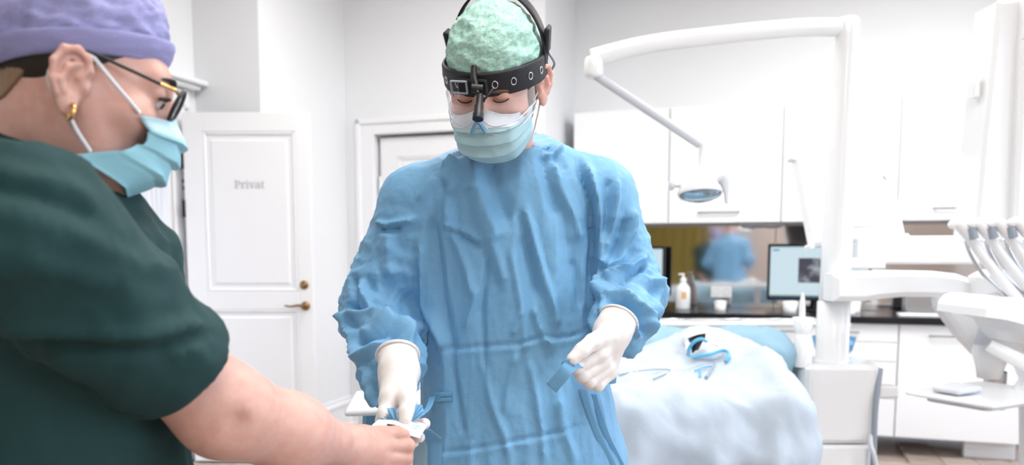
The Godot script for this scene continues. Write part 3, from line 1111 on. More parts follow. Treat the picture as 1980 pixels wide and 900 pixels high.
	for q in [[-0.23, 0.19], [-0.23, -0.19], [0.23, -0.19]]:
		st = mb()
		tube(st, [mo + mb_ * Vector3(q[0], q[1], -0.02), mo + mb_ * Vector3(q[0], q[1], 0.02)], 0.012, 10)
		part(mon, "corner_bumper", st, w)
	for q in [[-0.05, 0.08], [0.12, 0.06]]:
		st = mb()
		box(st, mo + mb_ * Vector3(q[0] + 0.03, q[1], 0.056), Vector3(0.006, 0.022, 0.003), 0.001, mb_ * Basis(Vector3(0, 0, 1), 0.5))
		part(mon, "vent_slot", st, M.slot_grey)
	st = mb()
	box(st, mo + mb_ * Vector3(0.02, 0.0, -0.021), Vector3(0.42, 0.33, 0.004), 0.002, mb_)
	part(mon, "screen_glass", st, M.black_plastic)
	# flat beam behind the column
	st = mb()
	slab_at(st, [[1652, 462], [1664, 458], [1905, 456], [1905, 511], [1664, 511], [1652, 507]], 3.34, 0.09, 0.01)
	wpart(t, "monitor_beam", st, w)
	st = mb()
	slab_at(st, [[1640, 500], [1708, 500], [1708, 520], [1640, 520]], 3.30, 0.05, 0.006)
	wpart(t, "beam_bracket", st, w)
	# main horizontal arm
	st = mb()
	slab_at(st, [[1600, 530], [1640, 526], [1720, 523], [1790, 524], [1835, 529], [1862, 538], [1876, 552], [1872, 568], [1865, 576], [1800, 574], [1740, 573], [1690, 577], [1660, 582], [1600, 582]], 3.12, 0.13, 0.02)
	wpart(t, "delivery_arm", st, w)
	st = mb()
	var kn := at(1838, 583, 3.1)
	lathe(st, [Vector2(0, -0.02), Vector2(0.06, -0.02), Vector2(0.068, 0.0), Vector2(0.068, 0.02), Vector2(0, 0.02)], Transform3D(Basis(), kn))
	wpart(t, "arm_joint", st, w)
	st = mb()
	slab_at(st, [[1808, 592], [1868, 586], [1900, 628], [1918, 662], [1915, 690], [1886, 688], [1850, 650]], 3.06, 0.09, 0.015)
	wpart(t, "lower_arm", st, w)
	st = mb()
	slab_at(st, [[1880, 535], [1905, 522], [1932, 522], [1942, 545], [1920, 570], [1880, 578]], 3.04, 0.09, 0.015)
	wpart(t, "arm_elbow", st, w)
	st = mb()
	lathe(st, [Vector2(0, 0.07), Vector2(0.05, 0.07), Vector2(0.058, 0.06), Vector2(0.062, -0.01), Vector2(0.048, -0.06), Vector2(0.042, -0.1), Vector2(0, -0.1)], Transform3D(Basis(), at(1916, 680, 2.95)))
	wpart(t, "swivel_housing", st, w)
	st = mb()
	lathe(st, [Vector2(0.038, 0.1), Vector2(0.038, -0.04), Vector2(0, -0.04)], Transform3D(Basis(), at(1922, 770, 2.95)))
	wpart(t, "steel_post", st, M.steel, "bright steel post")
	# console
	st = mb()
	slab_at(st, [[1868, 576], [1885, 570], [1930, 572], [2000, 590], [2080, 610], [2080, 700], [2010, 690], [1960, 662], [1940, 640], [1930, 622], [1895, 612], [1856, 607], [1858, 592]], 2.72, 0.3, 0.03)
	wpart(t, "console", st, w)
	st = mb()
	lathe(st, [Vector2(0, 0.07), Vector2(0.038, 0.07), Vector2(0.034, 0.02), Vector2(0.05, -0.05), Vector2(0, -0.05)], Transform3D(Basis(), at(1912, 640, 2.9)))
	wpart(t, "console_pivot", st, M.unit_grey)
	st = mb()
	tube(st, [at(1912, 668, 2.66), at(1940, 682, 2.64), at(2000, 712, 2.6), at(2060, 735, 2.58)], [0.02, 0.024, 0.026, 0.026], 14)
	wpart(t, "console_handle", st, w)
	st = mb()
	lathe(st, [Vector2(0, 0.06), Vector2(0.05, 0.05), Vector2(0.03, 0.0), Vector2(0.05, -0.04), Vector2(0.05, -0.06), Vector2(0, -0.06)], Transform3D(Basis(), at(1990, 735, 2.66)))
	wpart(t, "tray_pivot", st, w)
	# hanging tray
	var tb := Basis(Vector3.UP, 0.5)
	st = mb()
	prism(st, rounded(0.44, 0.30, 0.03), 0.012, Transform3D(tb * Basis(Vector3.RIGHT, PI / 2), at(1905, 762, 2.62)), 0.003)
	var tray := wpart(t, "instrument_tray", st, w)
	st = mb()
	prism(st, rounded(0.36, 0.22, 0.03), 0.016, Transform3D(tb * Basis(Vector3.RIGHT, PI / 2), at(1910, 772, 2.62)), 0.003)
	wpart(t, "tray_carrier", st, M.unit_grey)
	st = mb()
	box(st, at(1850, 752, 2.6), Vector3(0.13, 0.022, 0.1), 0.01, tb)
	var mat_ := thing("silicone_holder", "small white holder lying on the hanging tray", "holder", at(1850, 757, 2.6))
	mat_.rotation.y = 0.0
	wpart(mat_, "block", st, M.unit_grey)
	tray.set_meta("label", "thin white instrument tray")
	# cuspidor bowl, cup filler, suction holder
	st = mb()
	lathe(st, [Vector2(0, 0.0), Vector2(0.05, 0.0), Vector2(0.075, 0.03), Vector2(0.088, 0.085), Vector2(0.082, 0.085), Vector2(0.07, 0.035), Vector2(0.045, 0.008), Vector2(0, 0.006)], Transform3D(Basis(), at(1611, 690, 3.36)))
	wpart(t, "cuspidor_bowl", st, M.bowl_blue, "blue spittoon bowl")
	st = mb()
	lathe(st, [Vector2(0.036, -0.13), Vector2(0.033, 0.0), Vector2(0, 0.0)], Transform3D(Basis(), at(1553, 646, 3.12)))
	lathe(st, [Vector2(0.028, 0.0), Vector2(0.042, 0.065), Vector2(0.036, 0.065), Vector2(0.02, 0.01)], Transform3D(Basis(), at(1552, 646, 3.12)))
	tube(st, [at(1551, 640, 3.12), at(1551, 590, 3.12), at(1552, 578, 3.12), at(1552, 566, 3.12)], [0.014, 0.012, 0.009, 0.004], 12)
	wpart(t, "cup_filler", st, w)
	st = mb()
	slab_at(st, [[1684, 744], [1730, 746], [1732, 768], [1684, 770]], 3.1, 0.06, 0.008)
	wpart(t, "suction_holder", st, w)
	st = mb()
	tube(st, curve([at(1702, 714, 3.08), at(1698, 745, 3.06), at(1692, 800, 3.04), at(1688, 900, 3.04), at(1680, 980, 3.04)], 5), 0.011, 12)
	wpart(t, "suction_hose", st, M.hose_grey, "grey suction hose")
	st = mb()
	tube(st, curve([at(1683, 840, 3.05), at(1684, 862, 3.0), at(1692, 890, 2.98), at(1702, 960, 2.98)], 5), 0.009, 12)
	wpart(t, "suction_hose", st, M.unit_grey)
	# handpieces with their whip arms
	for i in 4:
		var dx := 38.0 * i
		var dy := -1.0 * i
		var zz := 2.66 - 0.02 * i
		var o := thing("handpiece", ["leftmost white dental handpiece arm over the console", "second white dental handpiece arm from the left", "third white dental handpiece arm from the left", "white dental handpiece arm at the right edge"][i], "handpiece", at(1875 + dx, 500 + dy, zz), 0.0, "handpieces on the dental console")
		st = mb()
		var path := curve([at(1836 + dx, 440 + dy, zz), at(1846 + dx, 433 + dy, zz), at(1860 + dx, 438 + dy, zz), at(1880 + dx, 468 + dy, zz), at(1915 + dx, 515 + dy, zz), at(1985 + dx, 600 + dy, zz)], 4)
		var rr := []
		for k in path.size():
			rr.append([0.007, 0.012, 0.014, 0.015, 0.016, 0.017, 0.019, 0.02, 0.021, 0.02, 0.018, 0.016, 0.015, 0.015, 0.015, 0.015, 0.016, 0.017, 0.018, 0.019, 0.02][k])
		tube(st, path, rr, 14)
		wpart(o, "arm", st, w)
		st = mb()
		tube(st, curve([at(1868 + dx, 464 + dy, zz + 0.01), at(1876 + dx, 490 + dy, zz + 0.03), at(1900 + dx, 530 + dy, zz + 0.03), at(1935 + dx, 565 + dy, zz + 0.02), at(1965 + dx, 592 + dy, zz)], 5), 0.0065, 10)
		wpart(o, "hose", st, M.steel, "thin metallic hose")
		st = mb()
		tube(st, [at(1878 + dx, 441 + dy, zz - 0.02), at(1884 + dx, 462 + dy, zz - 0.02)], [0.012, 0.014], 12)
		wpart(o, "holder_ring", st, M.hose_grey)
	# tall white equipment column at the right edge
	t = thing("equipment_column", "tall white tapering equipment column at the right edge", "column", Vector3(1.82, 0, -2.95))
	st = mb()
	slab_at(st, [[1906, 14], [1952, 8], [1932, 470], [1862, 470], [1868, 400], [1880, 260], [1894, 130]], 2.95, 0.16, 0.012)
	wpart(t, "front_panel", st, w)
	st = mb()
	slab_at(st, [[1954, 84], [2040, 80], [2040, 1290], [1990, 1290], [1988, 490], [1938, 470]], 2.9, 0.14, 0.012)
	wpart(t, "mast", st, w)
	st = mb()
	slab_at(st, [[1960, 2], [2040, -6], [2040, 82], [1955, 84]], 2.9, 0.16, 0.012)
	wpart(t, "head_block", st, w)
	st = mb()
	slab_at(st, [[1878, 160], [1890, 152], [1890, 190], [1876, 190]], 2.93, 0.04, 0.004)
	wpart(t, "knob", st, w)

func cloth_over(x0: float, x1: float, z0: float, z1: float, drop: float, top: Callable, seed_: int, step := 0.02) -> ArrayMesh:
	# a sheet laid over a rounded support: beyond the edge it hangs down in folds
	var fn := FastNoiseLite.new()
	fn.seed = seed_
	fn.frequency = 1.0
	fn.fractal_octaves = 3
	var rows := []
	var nz := int((z1 - z0 + 2 * drop) / step)
	var nx := int((x1 - x0 + 2 * drop) / step)
	for j in nz + 1:
		var row := []
		var tz := z0 - drop + (z1 - z0 + 2 * drop) * j / nz
		for i in nx + 1:
			var tx := x0 - drop + (x1 - x0 + 2 * drop) * i / nx
			var cx := clampf(tx, x0, x1)
			var cz := clampf(tz, z0, z1)
			var over := Vector2(tx - cx, tz - cz)
			var l := over.length()
			var p := Vector3(cx, top.call(cx, cz), cz)
			if l > 0.0:
				var bend := 0.10
				var dir := over / l
				var out: float
				var down: float
				if l < bend * PI / 2:
					out = bend * sin(l / bend)
					down = bend * (1.0 - cos(l / bend))
				else:
					out = bend
					down = bend + l - bend * PI / 2
				var around := cx * 1.0 + cz * 1.0
				var fold := sin(around * 11.0 + 5.0 * fn.get_noise_2d(around * 1.6, 3.0) + down * 3.0) * 0.35 + fn.get_noise_2d(around * 4.0, down * 2.4 + around) * 1.4
				out += fold * 0.075 * clampf(down / 0.35, 0.0, 1.0) + 0.10 * down
				p += Vector3(dir.x * out, -down, dir.y * out)
			var w := 1.0 - absf(fn.get_noise_2d(p.x * 3.2 + p.y, p.z * 3.2 - p.y)) * 2.0
			var w2 := 1.0 - absf(fn.get_noise_2d(p.x * 8.0 - p.y * 3.0 + 9.0, p.z * 8.0 + p.y * 2.0)) * 2.0
			p += Vector3(0.3, 1.0, 0.5) * (w * 0.010 + w2 * 0.003 + crumple(Vector3(p.x * 4.0 + p.z * 2.0, p.y * 2.5 + p.x, p.z * 4.0 - p.x)) * 0.062 + 0.016)
			row.append(p)
		rows.append(row)
	return sheet(rows, 0.002)

func drape_top(x: float, z: float) -> float:
	var h := 0.835 + 0.055 * smoothstep(-2.5, -2.95, z)
	h += 0.105 * exp(-(pow((x - 0.72) / 0.17, 2.0) + pow((z + 3.04) / 0.2, 2.0)))
	h += 0.075 * exp(-(pow((x - 0.90) / 0.10, 2.0) + pow((z + 2.70) / 0.16, 2.0)))
	h += 0.02 * exp(-(pow((x - 0.42) / 0.14, 2.0) + pow((z + 2.8) / 0.14, 2.0)))
	return h

# where a sight line meets the drape
func on_drape(px: float, py: float, lift := 0.01) -> Vector3:
	var d := (at(px, py, 1.0) - EYE).normalized()
	var t := 2.2
	while t < 3.6:
		var p := EYE + d * t
		if p.y < drape_top(p.x, p.z) + 0.012 and p.z < -2.5:
			break
		t += 0.004
	return EYE + d * t + Vector3(0, lift, lift * 0.5)

func blue_top(x: float, z: float) -> float:
	return 0.875 + 0.075 * smoothstep(-2.9, -3.15, z) + 0.01 * sin(x * 14.0)

func make_drapes() -> void:
	# chair under the drape
	var t := thing("dental_chair", "white dental chair hidden under the pale blue drape", "chair", Vector3(0.5, 0, -2.85))
	var st := mb()
	box(st, Vector3(-0.1, 0.04, 0), Vector3(0.7, 0.08, 0.45), 0.03)
	part(t, "foot", st, M.unit_white)
	st = mb()
	lathe(st, [Vector2(0.13, 0.08), Vector2(0.1, 0.3), Vector2(0.1, 0.52)], Transform3D(Basis(), Vector3(-0.1, 0, 0)))
	part(t, "pedestal", st, M.unit_white)
	st = mb()
	prism(st, rounded(1.1, 0.5, 0.1), 0.12, Transform3D(Basis(Vector3.RIGHT, PI / 2), Vector3(-0.2, 0.6, 0)), 0.03)
	part(t, "seat", st, M.unit_grey)
	st = mb()
	prism(st, rounded(0.62, 0.5, 0.12), 0.12, Transform3D(Basis(Vector3.RIGHT, PI / 2), Vector3(0.1, 0.76, 0)), 0.03)
	part(t, "backrest", st, M.unit_grey)
	t = thing("surgical_drape", "pale blue surgical drape hanging in folds behind the man", "drape", Vector3(0.6, 0.5, -2.7))
	wpart(t, "cloth", cloth_over(-0.15, 0.85, -2.98, -2.54, 0.5, drape_top, 5, 0.017), M.drape_pale)
	var d := thing("surgical_drape", "darker blue drape showing behind the pale one", "drape", Vector3(0.6, 0.5, -3.2))
	wpart(d, "cloth", cloth_over(0.2, 1.0, -3.32, -3.16, 0.3, blue_top, 9, 0.025), M.drape_blue)
	# gauze around the dark opening, tubes
	var g := on_drape(1366, 678, 0.0)
	var face := thing("gauze_pad", "white gauze pad under black tinted goggles on the pale drape", "gauze", g)
	var fn := FastNoiseLite.new()
	fn.seed = 14
	fn.frequency = 40.0
	wpart(face, "pad", nets(func(p): return smin(smin(ell(p, g, Vector3(0.075, 0.042, 0.07)), ell(p, g + Vector3(0.035, 0.035, -0.05), Vector3(0.055, 0.04, 0.045)), 0.03), ell(p, g + Vector3(-0.04, 0.04, -0.05), Vector3(0.035, 0.035, 0.035)), 0.03) + fn.get_noise_3dv(p) * 0.004, g - Vector3(0.14, 0.09, 0.14), g + Vector3(0.14, 0.1, 0.1), 0.006), M.gauze)
	var near := -g.z - 0.075
	# dark-tinted goggles with a blue frame resting on the gauze
	var gog := thing("tinted_goggles", "black tinted goggles with a blue frame resting on the gauze", "goggles", at(1348, 664, near - 0.02))
	for q in [[[1335, 668], [1362, 657], [1338, 684], [1350, 678]], [[1330, 655], [1365, 645], [1333, 664], [1364, 655]]]:
		var rows := []
		for r in 9:
			var row := []
			for k in 13:
				var s := k / 12.0
				var o := Vector2(q[0][0], q[0][1]).lerp(Vector2(q[1][0], q[1][1]), s).lerp(Vector2(q[2][0], q[2][1]).lerp(Vector2(q[3][0], q[3][1]), s), r / 8.0)
				row.append(at(o.x, o.y - 2.0 * sin(s * PI), near - 0.014 - 0.014 * sin(s * PI)))
			rows.append(row)
		wpart(gog, "tinted_lens", sheet(rows, 0.004), M.shield_black, "glossy black lens")
	st = mb()
	tube(st, curve([at(1331, 688, near - 0.014), at(1333, 673, near - 0.026), at(1343, 661, near - 0.034), at(1356, 656, near - 0.03), at(1366, 661, near - 0.016)], 6), 0.0062, 10)
	wpart(gog, "frame", st, M.tube_blue, "bright blue frame")
	t = thing("tube_loop", "bright blue tubing looped over the gauze", "tubing", at(1380, 690, near))
	st = mb()
	tube(st, curve([at(1338, 692, near - 0.01), on_drape(1350, 700, 0.022), on_drape(1372, 698, 0.024), on_drape(1395, 690, 0.024), on_drape(1406, 692, 0.02), on_drape(1408, 698, 0.014), on_drape(1402, 704, 0.008)], 6), 0.0062, 10)
	wpart(t, "hose", st, M.tube_blue)
	st = mb()
	tube(st, [at(1363, 660, near - 0.01), on_drape(1394, 687, 0.028)], 0.002, 6)
	wpart(t, "cord", st, M.hose_grey)
	t = thing("dental_forceps", "slim dark steel instrument lying against the drape below the gauze", "instrument", on_drape(1370, 735, 0.0))
	st = mb()
	tube(st, [on_drape(1384, 706, 0.012), on_drape(1376, 720, 0.016), on_drape(1364, 737, 0.012)], [0.003, 0.0045, 0.0055], 8)
	wpart(t, "shank", st, M.hose_grey)
	st = mb()
	tube(st, curve([on_drape(1342, 724, 0.012), on_drape(1352, 722, 0.014), on_drape(1356, 719, 0.014), on_drape(1375, 716, 0.014)], 4), 0.0028, 8)
	tube(st, [on_drape(1353, 722, 0.014), on_drape(1352, 738, 0.01)], 0.003, 8)
	wpart(t, "clip", st, M.tube_blue)
	t = thing("wire_cord", "thin grey cord lying across the pale drape", "cord", on_drape(1240, 724, 0.0))
	st = mb()
	tube(st, curve([on_drape(1196, 731), on_drape(1230, 724), on_drape(1268, 720), on_drape(1294, 721), on_drape(1290, 727), on_drape(1262, 739)], 5), 0.0024, 8)
	wpart(t, "wire", st, M.hose_grey)
	# tray table beyond the drape with instruments
	t = thing("instrument_table", "narrow white instrument table beyond the drapes", "table", Vector3(1.05, 0, -3.62))
	st = mb()
	box(st, Vector3(-0.05, 0.955, 0), Vector3(1.0, 0.02, 0.24), 0.006)
	part(t, "table_top", st, M.unit_white)
	st = mb()
	box(st, Vector3(0, 0.03, 0), Vector3(0.4, 0.05, 0.24), 0.01)
	part(t, "foot", st, M.unit_white)
	st = mb()
	tube(st, [Vector3(0, 0.05, 0), Vector3(0, 0.95, 0)], 0.025, 14)
	part(t, "stem", st, M.steel)
	var k := 0
	for q in [[1300, 629, 0.1, 0.2], [1320, 631, 0.09, -0.1], [1402, 628, 0.08, 0.5], [1420, 630, 0.1, 0.1], [1434, 632, 0.07, -0.3], [1500, 632, 0.12, 0.05]]:
		var o := thing("steel_instrument", ["slender steel instrument at the left end of the table", "second slender steel instrument from the left on the table", "short steel instrument lying askew beyond the gauze pad", "long steel instrument in the middle of the table", "short steel instrument right of the middle of the table", "slender steel instrument near the cup filler"][k], "instrument", Vector3(at(q[0], q[1], 3.6).x, 0.966, -3.6), q[3], "instruments on the white table")
		st = mb()
		tube(st, [Vector3(-q[2] / 2, 0.004, 0), Vector3(0, 0.005, 0), Vector3(q[2] / 2, 0.007, 0)], [0.003, 0.0055, 0.002], 8)
		part(o, "handle", st, M.steel)
		k += 1
	# small white tray table left of the man's hand
	t = thing("side_table", "small white tray table behind the man's gloved hand", "table", Vector3(-0.36, 0, -1.95))
	st = mb()
	slab_at(st, [[680, 778], [706, 764], [760, 766], [790, 772], [790, 782], [686, 784]], 1.95, 0.01, 0.002)
	st = mb()
	var tp := at(700, 780, 1.95)
	box(st, Vector3(tp.x + 0.17 + 0.36 - 0.02, tp.y, -0.02), Vector3(0.36, 0.012, 0.28), 0.004, Basis(Vector3.UP, 0.1))
	part(t, "table_top", st, M.unit_white)
	st = mb()
	tube(st, [Vector3(0.16, 0.04, 0), Vector3(0.16, tp.y - 0.006, 0)], 0.018, 14)
	part(t, "stem", st, M.steel)
	st = mb()
	box(st, Vector3(0.16, 0.03, 0), Vector3(0.3, 0.03, 0.3), 0.01)
	part(t, "foot", st, M.unit_white)
	t = thing("blue_bag", "shiny blue bag hanging below the small white table", "bag", at(722, 815, 1.93))
	st = mb()
	slab_at(st, [[704, 789], [745, 789], [745, 850], [712, 836], [702, 818]], 1.93, 0.05, 0.012)
	wpart(t, "pouch", st, M.tie_blue)

# ---------------------------------------------------------------- people
func head_field(p: Vector3, neck: Vector3, rn: float) -> float:
	var q := Vector3(absf(p.x), p.y, p.z)
	var d := ell(q, Vector3(0, 0.045, -0.012), Vector3(0.076, 0.09, 0.096))
	d = smin(d, ell(q, Vector3(0, -0.03, 0.03), Vector3(0.061, 0.08, 0.066)), 0.04)
	d = smin(d, ell(q, Vector3(0, -0.085, 0.05), Vector3(0.042, 0.034, 0.045)), 0.035)
	d = smin(d, cone(q, Vector3(0.054, -0.02, 0.0), Vector3(0.028, -0.086, 0.045), 0.016, 0.014), 0.03)
	d = smin(d, ell(q, Vector3(0.04, -0.024, 0.062), Vector3(0.03, 0.022, 0.026)), 0.02)
	d = smin(d, cone(q, Vector3(0, 0.032, 0.086), Vector3(0.042, 0.029, 0.071), 0.011, 0.011), 0.02)
	d = smin(d, cone(p, Vector3(0, -0.05, -0.025), neck, 0.052, rn), 0.03)
	if p.z > 0.04:
		d = smax(d, -ell(q, Vector3(0.032, 0.010, 0.103), Vector3(0.02, 0.014, 0.02)), 0.012)
		d = smin(d, ell(q, Vector3(0.032, 0.011, 0.077), Vector3(0.0155, 0.0145, 0.0155)), 0.005)
		d = smin(d, cone(q, Vector3(0, 0.020, 0.090), Vector3(0, -0.028, 0.112), 0.009, 0.0125), 0.014)
		d = smin(d, ell(q, Vector3(0.011, -0.034, 0.102), Vector3(0.009, 0.008, 0.011)), 0.008)
		d = smin(d, ell(q, Vector3(0, -0.058, 0.098), Vector3(0.022, 0.006, 0.011)), 0.008)
		d = smin(d, ell(q, Vector3(0, -0.068, 0.096), Vector3(0.019, 0.007, 0.011)), 0.008)
	return d

func ear_field(p: Vector3) -> float:
	# p.x outwards from the side of the head, y up, z forward
	var q := Vector3(p.x - clampf(-p.z + 0.012, 0.0, 0.05) * 0.32, p.y, p.z)
	var d := ell(q, Vector3(0.005, 0.0, -0.004), Vector3(0.005, 0.03, 0.019))
	d = smin(d, ell(q, Vector3(0.006, -0.028, 0.001), Vector3(0.005, 0.012, 0.010)), 0.006)
	d = smax(d, -ell(q, Vector3(0.015, -0.002, 0.001), Vector3(0.013, 0.013, 0.0095)), 0.004)
	var rim := [Vector3(0.008, 0.003, 0.006), Vector3(0.009, 0.014, 0.013), Vector3(0.010, 0.026, 0.008), Vector3(0.010, 0.031, -0.004), Vector3(0.010, 0.026, -0.017), Vector3(0.010, 0.010, -0.023), Vector3(0.009, -0.008, -0.02), Vector3(0.007, -0.02, -0.012)]
	for i in rim.size() - 1:
		d = smin(d, cone(q, rim[i], rim[i + 1], 0.0042, 0.0042), 0.003)
	var inner := [Vector3(0.009, 0.017, 0.001), Vector3(0.010, 0.009, -0.009), Vector3(0.010, -0.006, -0.012), Vector3(0.009, -0.016, -0.006)]
	for i in 3:
		d = smin(d, cone(q, inner[i], inner[i + 1], 0.0034, 0.0034), 0.003)
	d = smin(d, ell(q, Vector3(0.007, -0.004, 0.013), Vector3(0.005, 0.007, 0.0045)), 0.004)
	d = smin(d, ell(q, Vector3(0.0, 0.0, 0.006), Vector3(0.008, 0.022, 0.012)), 0.006)
	return d

func add_moved(v: PackedVector3Array, idx: PackedInt32Array, lv: PackedVector3Array, li: PackedInt32Array, xf: Transform3D) -> void:
	var base := v.size()
	for p in lv:
		v.append(xf * p)
	for i in li:
		idx.append(base + i)

# head, neck and ears, added to a body's points
func add_head(v: PackedVector3Array, idx: PackedInt32Array, xf: Transform3D, neck: Vector3, rn: float, ear: Vector3, cell := 0.003) -> void:
	var lv := PackedVector3Array()
	var li := PackedInt32Array()
	nets(func(p): return head_field(p, neck, rn), Vector3(-0.10, minf(-0.14, neck.y - 0.02), minf(-0.125, neck.z - 0.07)), Vector3(0.10, 0.15, 0.14), cell, null, lv, li)
	add_moved(v, idx, lv, li, xf)
	for s in [-1.0, 1.0]:
		var ev := PackedVector3Array()
		var ei := PackedInt32Array()
		nets(ear_field, Vector3(-0.012, -0.05, -0.04), Vector3(0.032, 0.045, 0.03), 0.0017, null, ev, ei)
		if s < 0:
			for i in ev.size():
				ev[i].x = -ev[i].x
			for i in range(0, ei.size(), 3):
				var k := ei[i]
				ei[i] = ei[i + 1]
				ei[i + 1] = k
		add_moved(v, idx, ev, ei, xf * Transform3D(Basis(), Vector3(s * ear.x, ear.y, ear.z)))

func bones_field(p: Vector3, bones: Array, k: float) -> float:
	var d := 1e9
	for b in bones:
		d = smin(d, cone(p, b[0], b[1], b[2], b[3]), k) if d < 1e8 else cone(p, b[0], b[1], b[2], b[3])
	return d

func hand_field(p: Vector3, palm: Array, fingers: Array) -> float:
	var d := bones_field(p, palm, 0.018)
	var df := 1e9
	for f in fingers:
		df = smin(df, bones_field(p, f, 0.004), 0.0015)
	return smin(d, df, 0.010)

func chain(pts: Array, radii: Array) -> Array:
	var out := []
	for i in pts.size() - 1:
		out.append([pts[i], pts[i + 1], radii[i], radii[i + 1]])
	return out

func bounds(groups: Array, more: float) -> Array:
	var lo := Vector3.ONE * 1e9
	var hi := -lo
	for g in groups:
		for b in g:
			for e in 2:
				lo = lo.min(b[e] - Vector3.ONE * (b[2 + e] + more))
				hi = hi.max(b[e] + Vector3.ONE * (b[2 + e] + more))
	return [lo, hi]

# folds: lines drawn on the front of a garment (metres across and up), each a crest or a groove
var folds := []
func fold(amp: float, width: float, depth: float, px: Array) -> void:
	var pts := PackedVector2Array()
	for i in range(0, px.size(), 2):
		var p := at(px[i], px[i + 1], depth)
		pts.append(Vector2(p.x, p.y))
	var r := Rect2(pts[0], Vector2.ZERO)
	for p in pts:
		r = r.expand(p)
	folds.append([amp, width, pts, r.grow(width)])

func fold_height(p: Vector3) -> float:
	var q := Vector2(p.x, p.y)
	var h := 0.0
	for f in folds:
		if not f[3].has_point(q):
			continue
		var pts: PackedVector2Array = f[2]
		var best: float = f[1]
		var along := 0.0
		for i in pts.size() - 1:
			var c := Geometry2D.get_closest_point_to_segment(q, pts[i], pts[i + 1])
			var d := q.distance_to(c)
			if d < best:
				best = d
				along = (i + c.distance_to(pts[i]) / maxf(pts[i].distance_to(pts[i + 1]), 0.0001)) / (pts.size() - 1)
		if best < f[1]:
			var t: float = 1.0 - best / f[1]
			var ends := smoothstep(0.0, 0.12, along) * smoothstep(1.0, 0.88, along) * 0.8 + 0.2
			h += f[0] * pow(t, 1.15) * ends
	return h

func set_noises() -> void:
	gn.seed = 77
	cells.seed = 5
	cells.frequency = 1.0
	cells.noise_type = FastNoiseLite.TYPE_CELLULAR
	cells.cellular_return_type = FastNoiseLite.RETURN_DISTANCE2_SUB
	cells.cellular_distance_function = FastNoiseLite.DISTANCE_EUCLIDEAN
	cells.cellular_jitter = 1.0
	gn.frequency = 1.0
	gn.fractal_octaves = 2
	gn.noise_type = FastNoiseLite.TYPE_SIMPLEX_SMOOTH

# ------------------------------------------------ the man in the gown
var torso := []
var arms := []
func torso_field(p: Vector3) -> float:
	var n := torso.size()
	var k := 0
	while k < n - 2 and p.y < torso[k + 1][0]:
		k += 1
	var a: Array = torso[k]
	var b: Array = torso[k + 1]
	var t := clampf((a[0] - p.y) / (a[0] - b[0]), 0.0, 1.0)
	t = t * t * (3.0 - 2.0 * t) * 0.5 + t * 0.5
	var hw := lerpf(a[3], b[3], t)
	var hd := lerpf(a[4], b[4], t)
	var x := absf(p.x - lerpf(a[1], b[1], t)) / hw
	var z := absf(p.z - lerpf(a[2], b[2], t)) / hd
	var r := pow(pow(x, 2.4) + pow(z, 2.4), 1.0 / 2.4)
	var d := (r - 1.0) * minf(hw, hd) * 0.85
	var lid := p.y - (1.485 + 0.16 * (p.x + 0.02) - 0.35 * (p.z + 1.60))
	return maxf(maxf(d, lid * 0.9), torso[n - 1][0] - p.y)

func gown_field(p: Vector3) -> float:
	var d := torso_field(p)
	for a in arms:
		d = smin(d, bones_field(p, a, 0.03), 0.035)
	var lid := p.y - (1.485 + 0.16 * (p.x + 0.02) - 0.35 * (p.z + 1.60))
	return maxf(d, lid * 0.9)

var gn := FastNoiseLite.new()
var cells := FastNoiseLite.new()
func crumple(p: Vector3) -> float:
	return -(cells.get_noise_3dv(p) + 1.0)

func ridge(p: Vector3) -> float:
	return 1.0 - absf(gn.get_noise_3dv(p)) * 2.4

func gown_bend(p: Vector3, n: Vector3) -> float:
	var dt := torso_field(p)
	var da := minf(bones_field(p, arms[0], 0.03), bones_field(p, arms[1], 0.03))
	var arm := smoothstep(-0.012, 0.012, dt - da)
	var low := smoothstep(1.42, 1.3, p.y)
	var body := ridge(Vector3(p.x * 7.0, p.y * 1.3, p.z * 7.0)) * 0.006 * low + crumple(Vector3(p.x * 16.0 + 4.0 + p.y, p.y * 3.0, p.z * 16.0)) * 0.014
	var bow := smoothstep(1.38, 1.22, p.y)
	var sleeve := crumple(Vector3(p.x * 7.5 + p.y * 3.0, p.y * 11.0, p.z * 7.5)) * 0.042 * (0.2 + 0.8 * bow) + crumple(Vector3(p.x * 22.0, p.y * 26.0 - p.x * 8.0, p.z * 22.0)) * 0.0012 + 0.010 * bow
	var h := lerpf(body, sleeve, arm)
	h += (gn.get_noise_3dv(p * 42.0)) * 0.0007
	return h + fold_height(p) * 2.0 * smoothstep(-0.05, 0.35, n.z)

# the garment's surface where a sight line meets it
func on_gown(px: float, py: float, lift := 0.003) -> Vector3:
	var d := (at(px, py, 1.0) - EYE).normalized()
	var t := 1.2
	for i in 80:
		var f := gown_field(EYE + d * t)
		if f < 0.0005:
			break
		t += maxf(f * 0.8, 0.001)
	var q := EYE + d * t
	return q + Vector3(0, 0, 1) * (gown_bend(q, Vector3(0, 0, 1)) + lift)

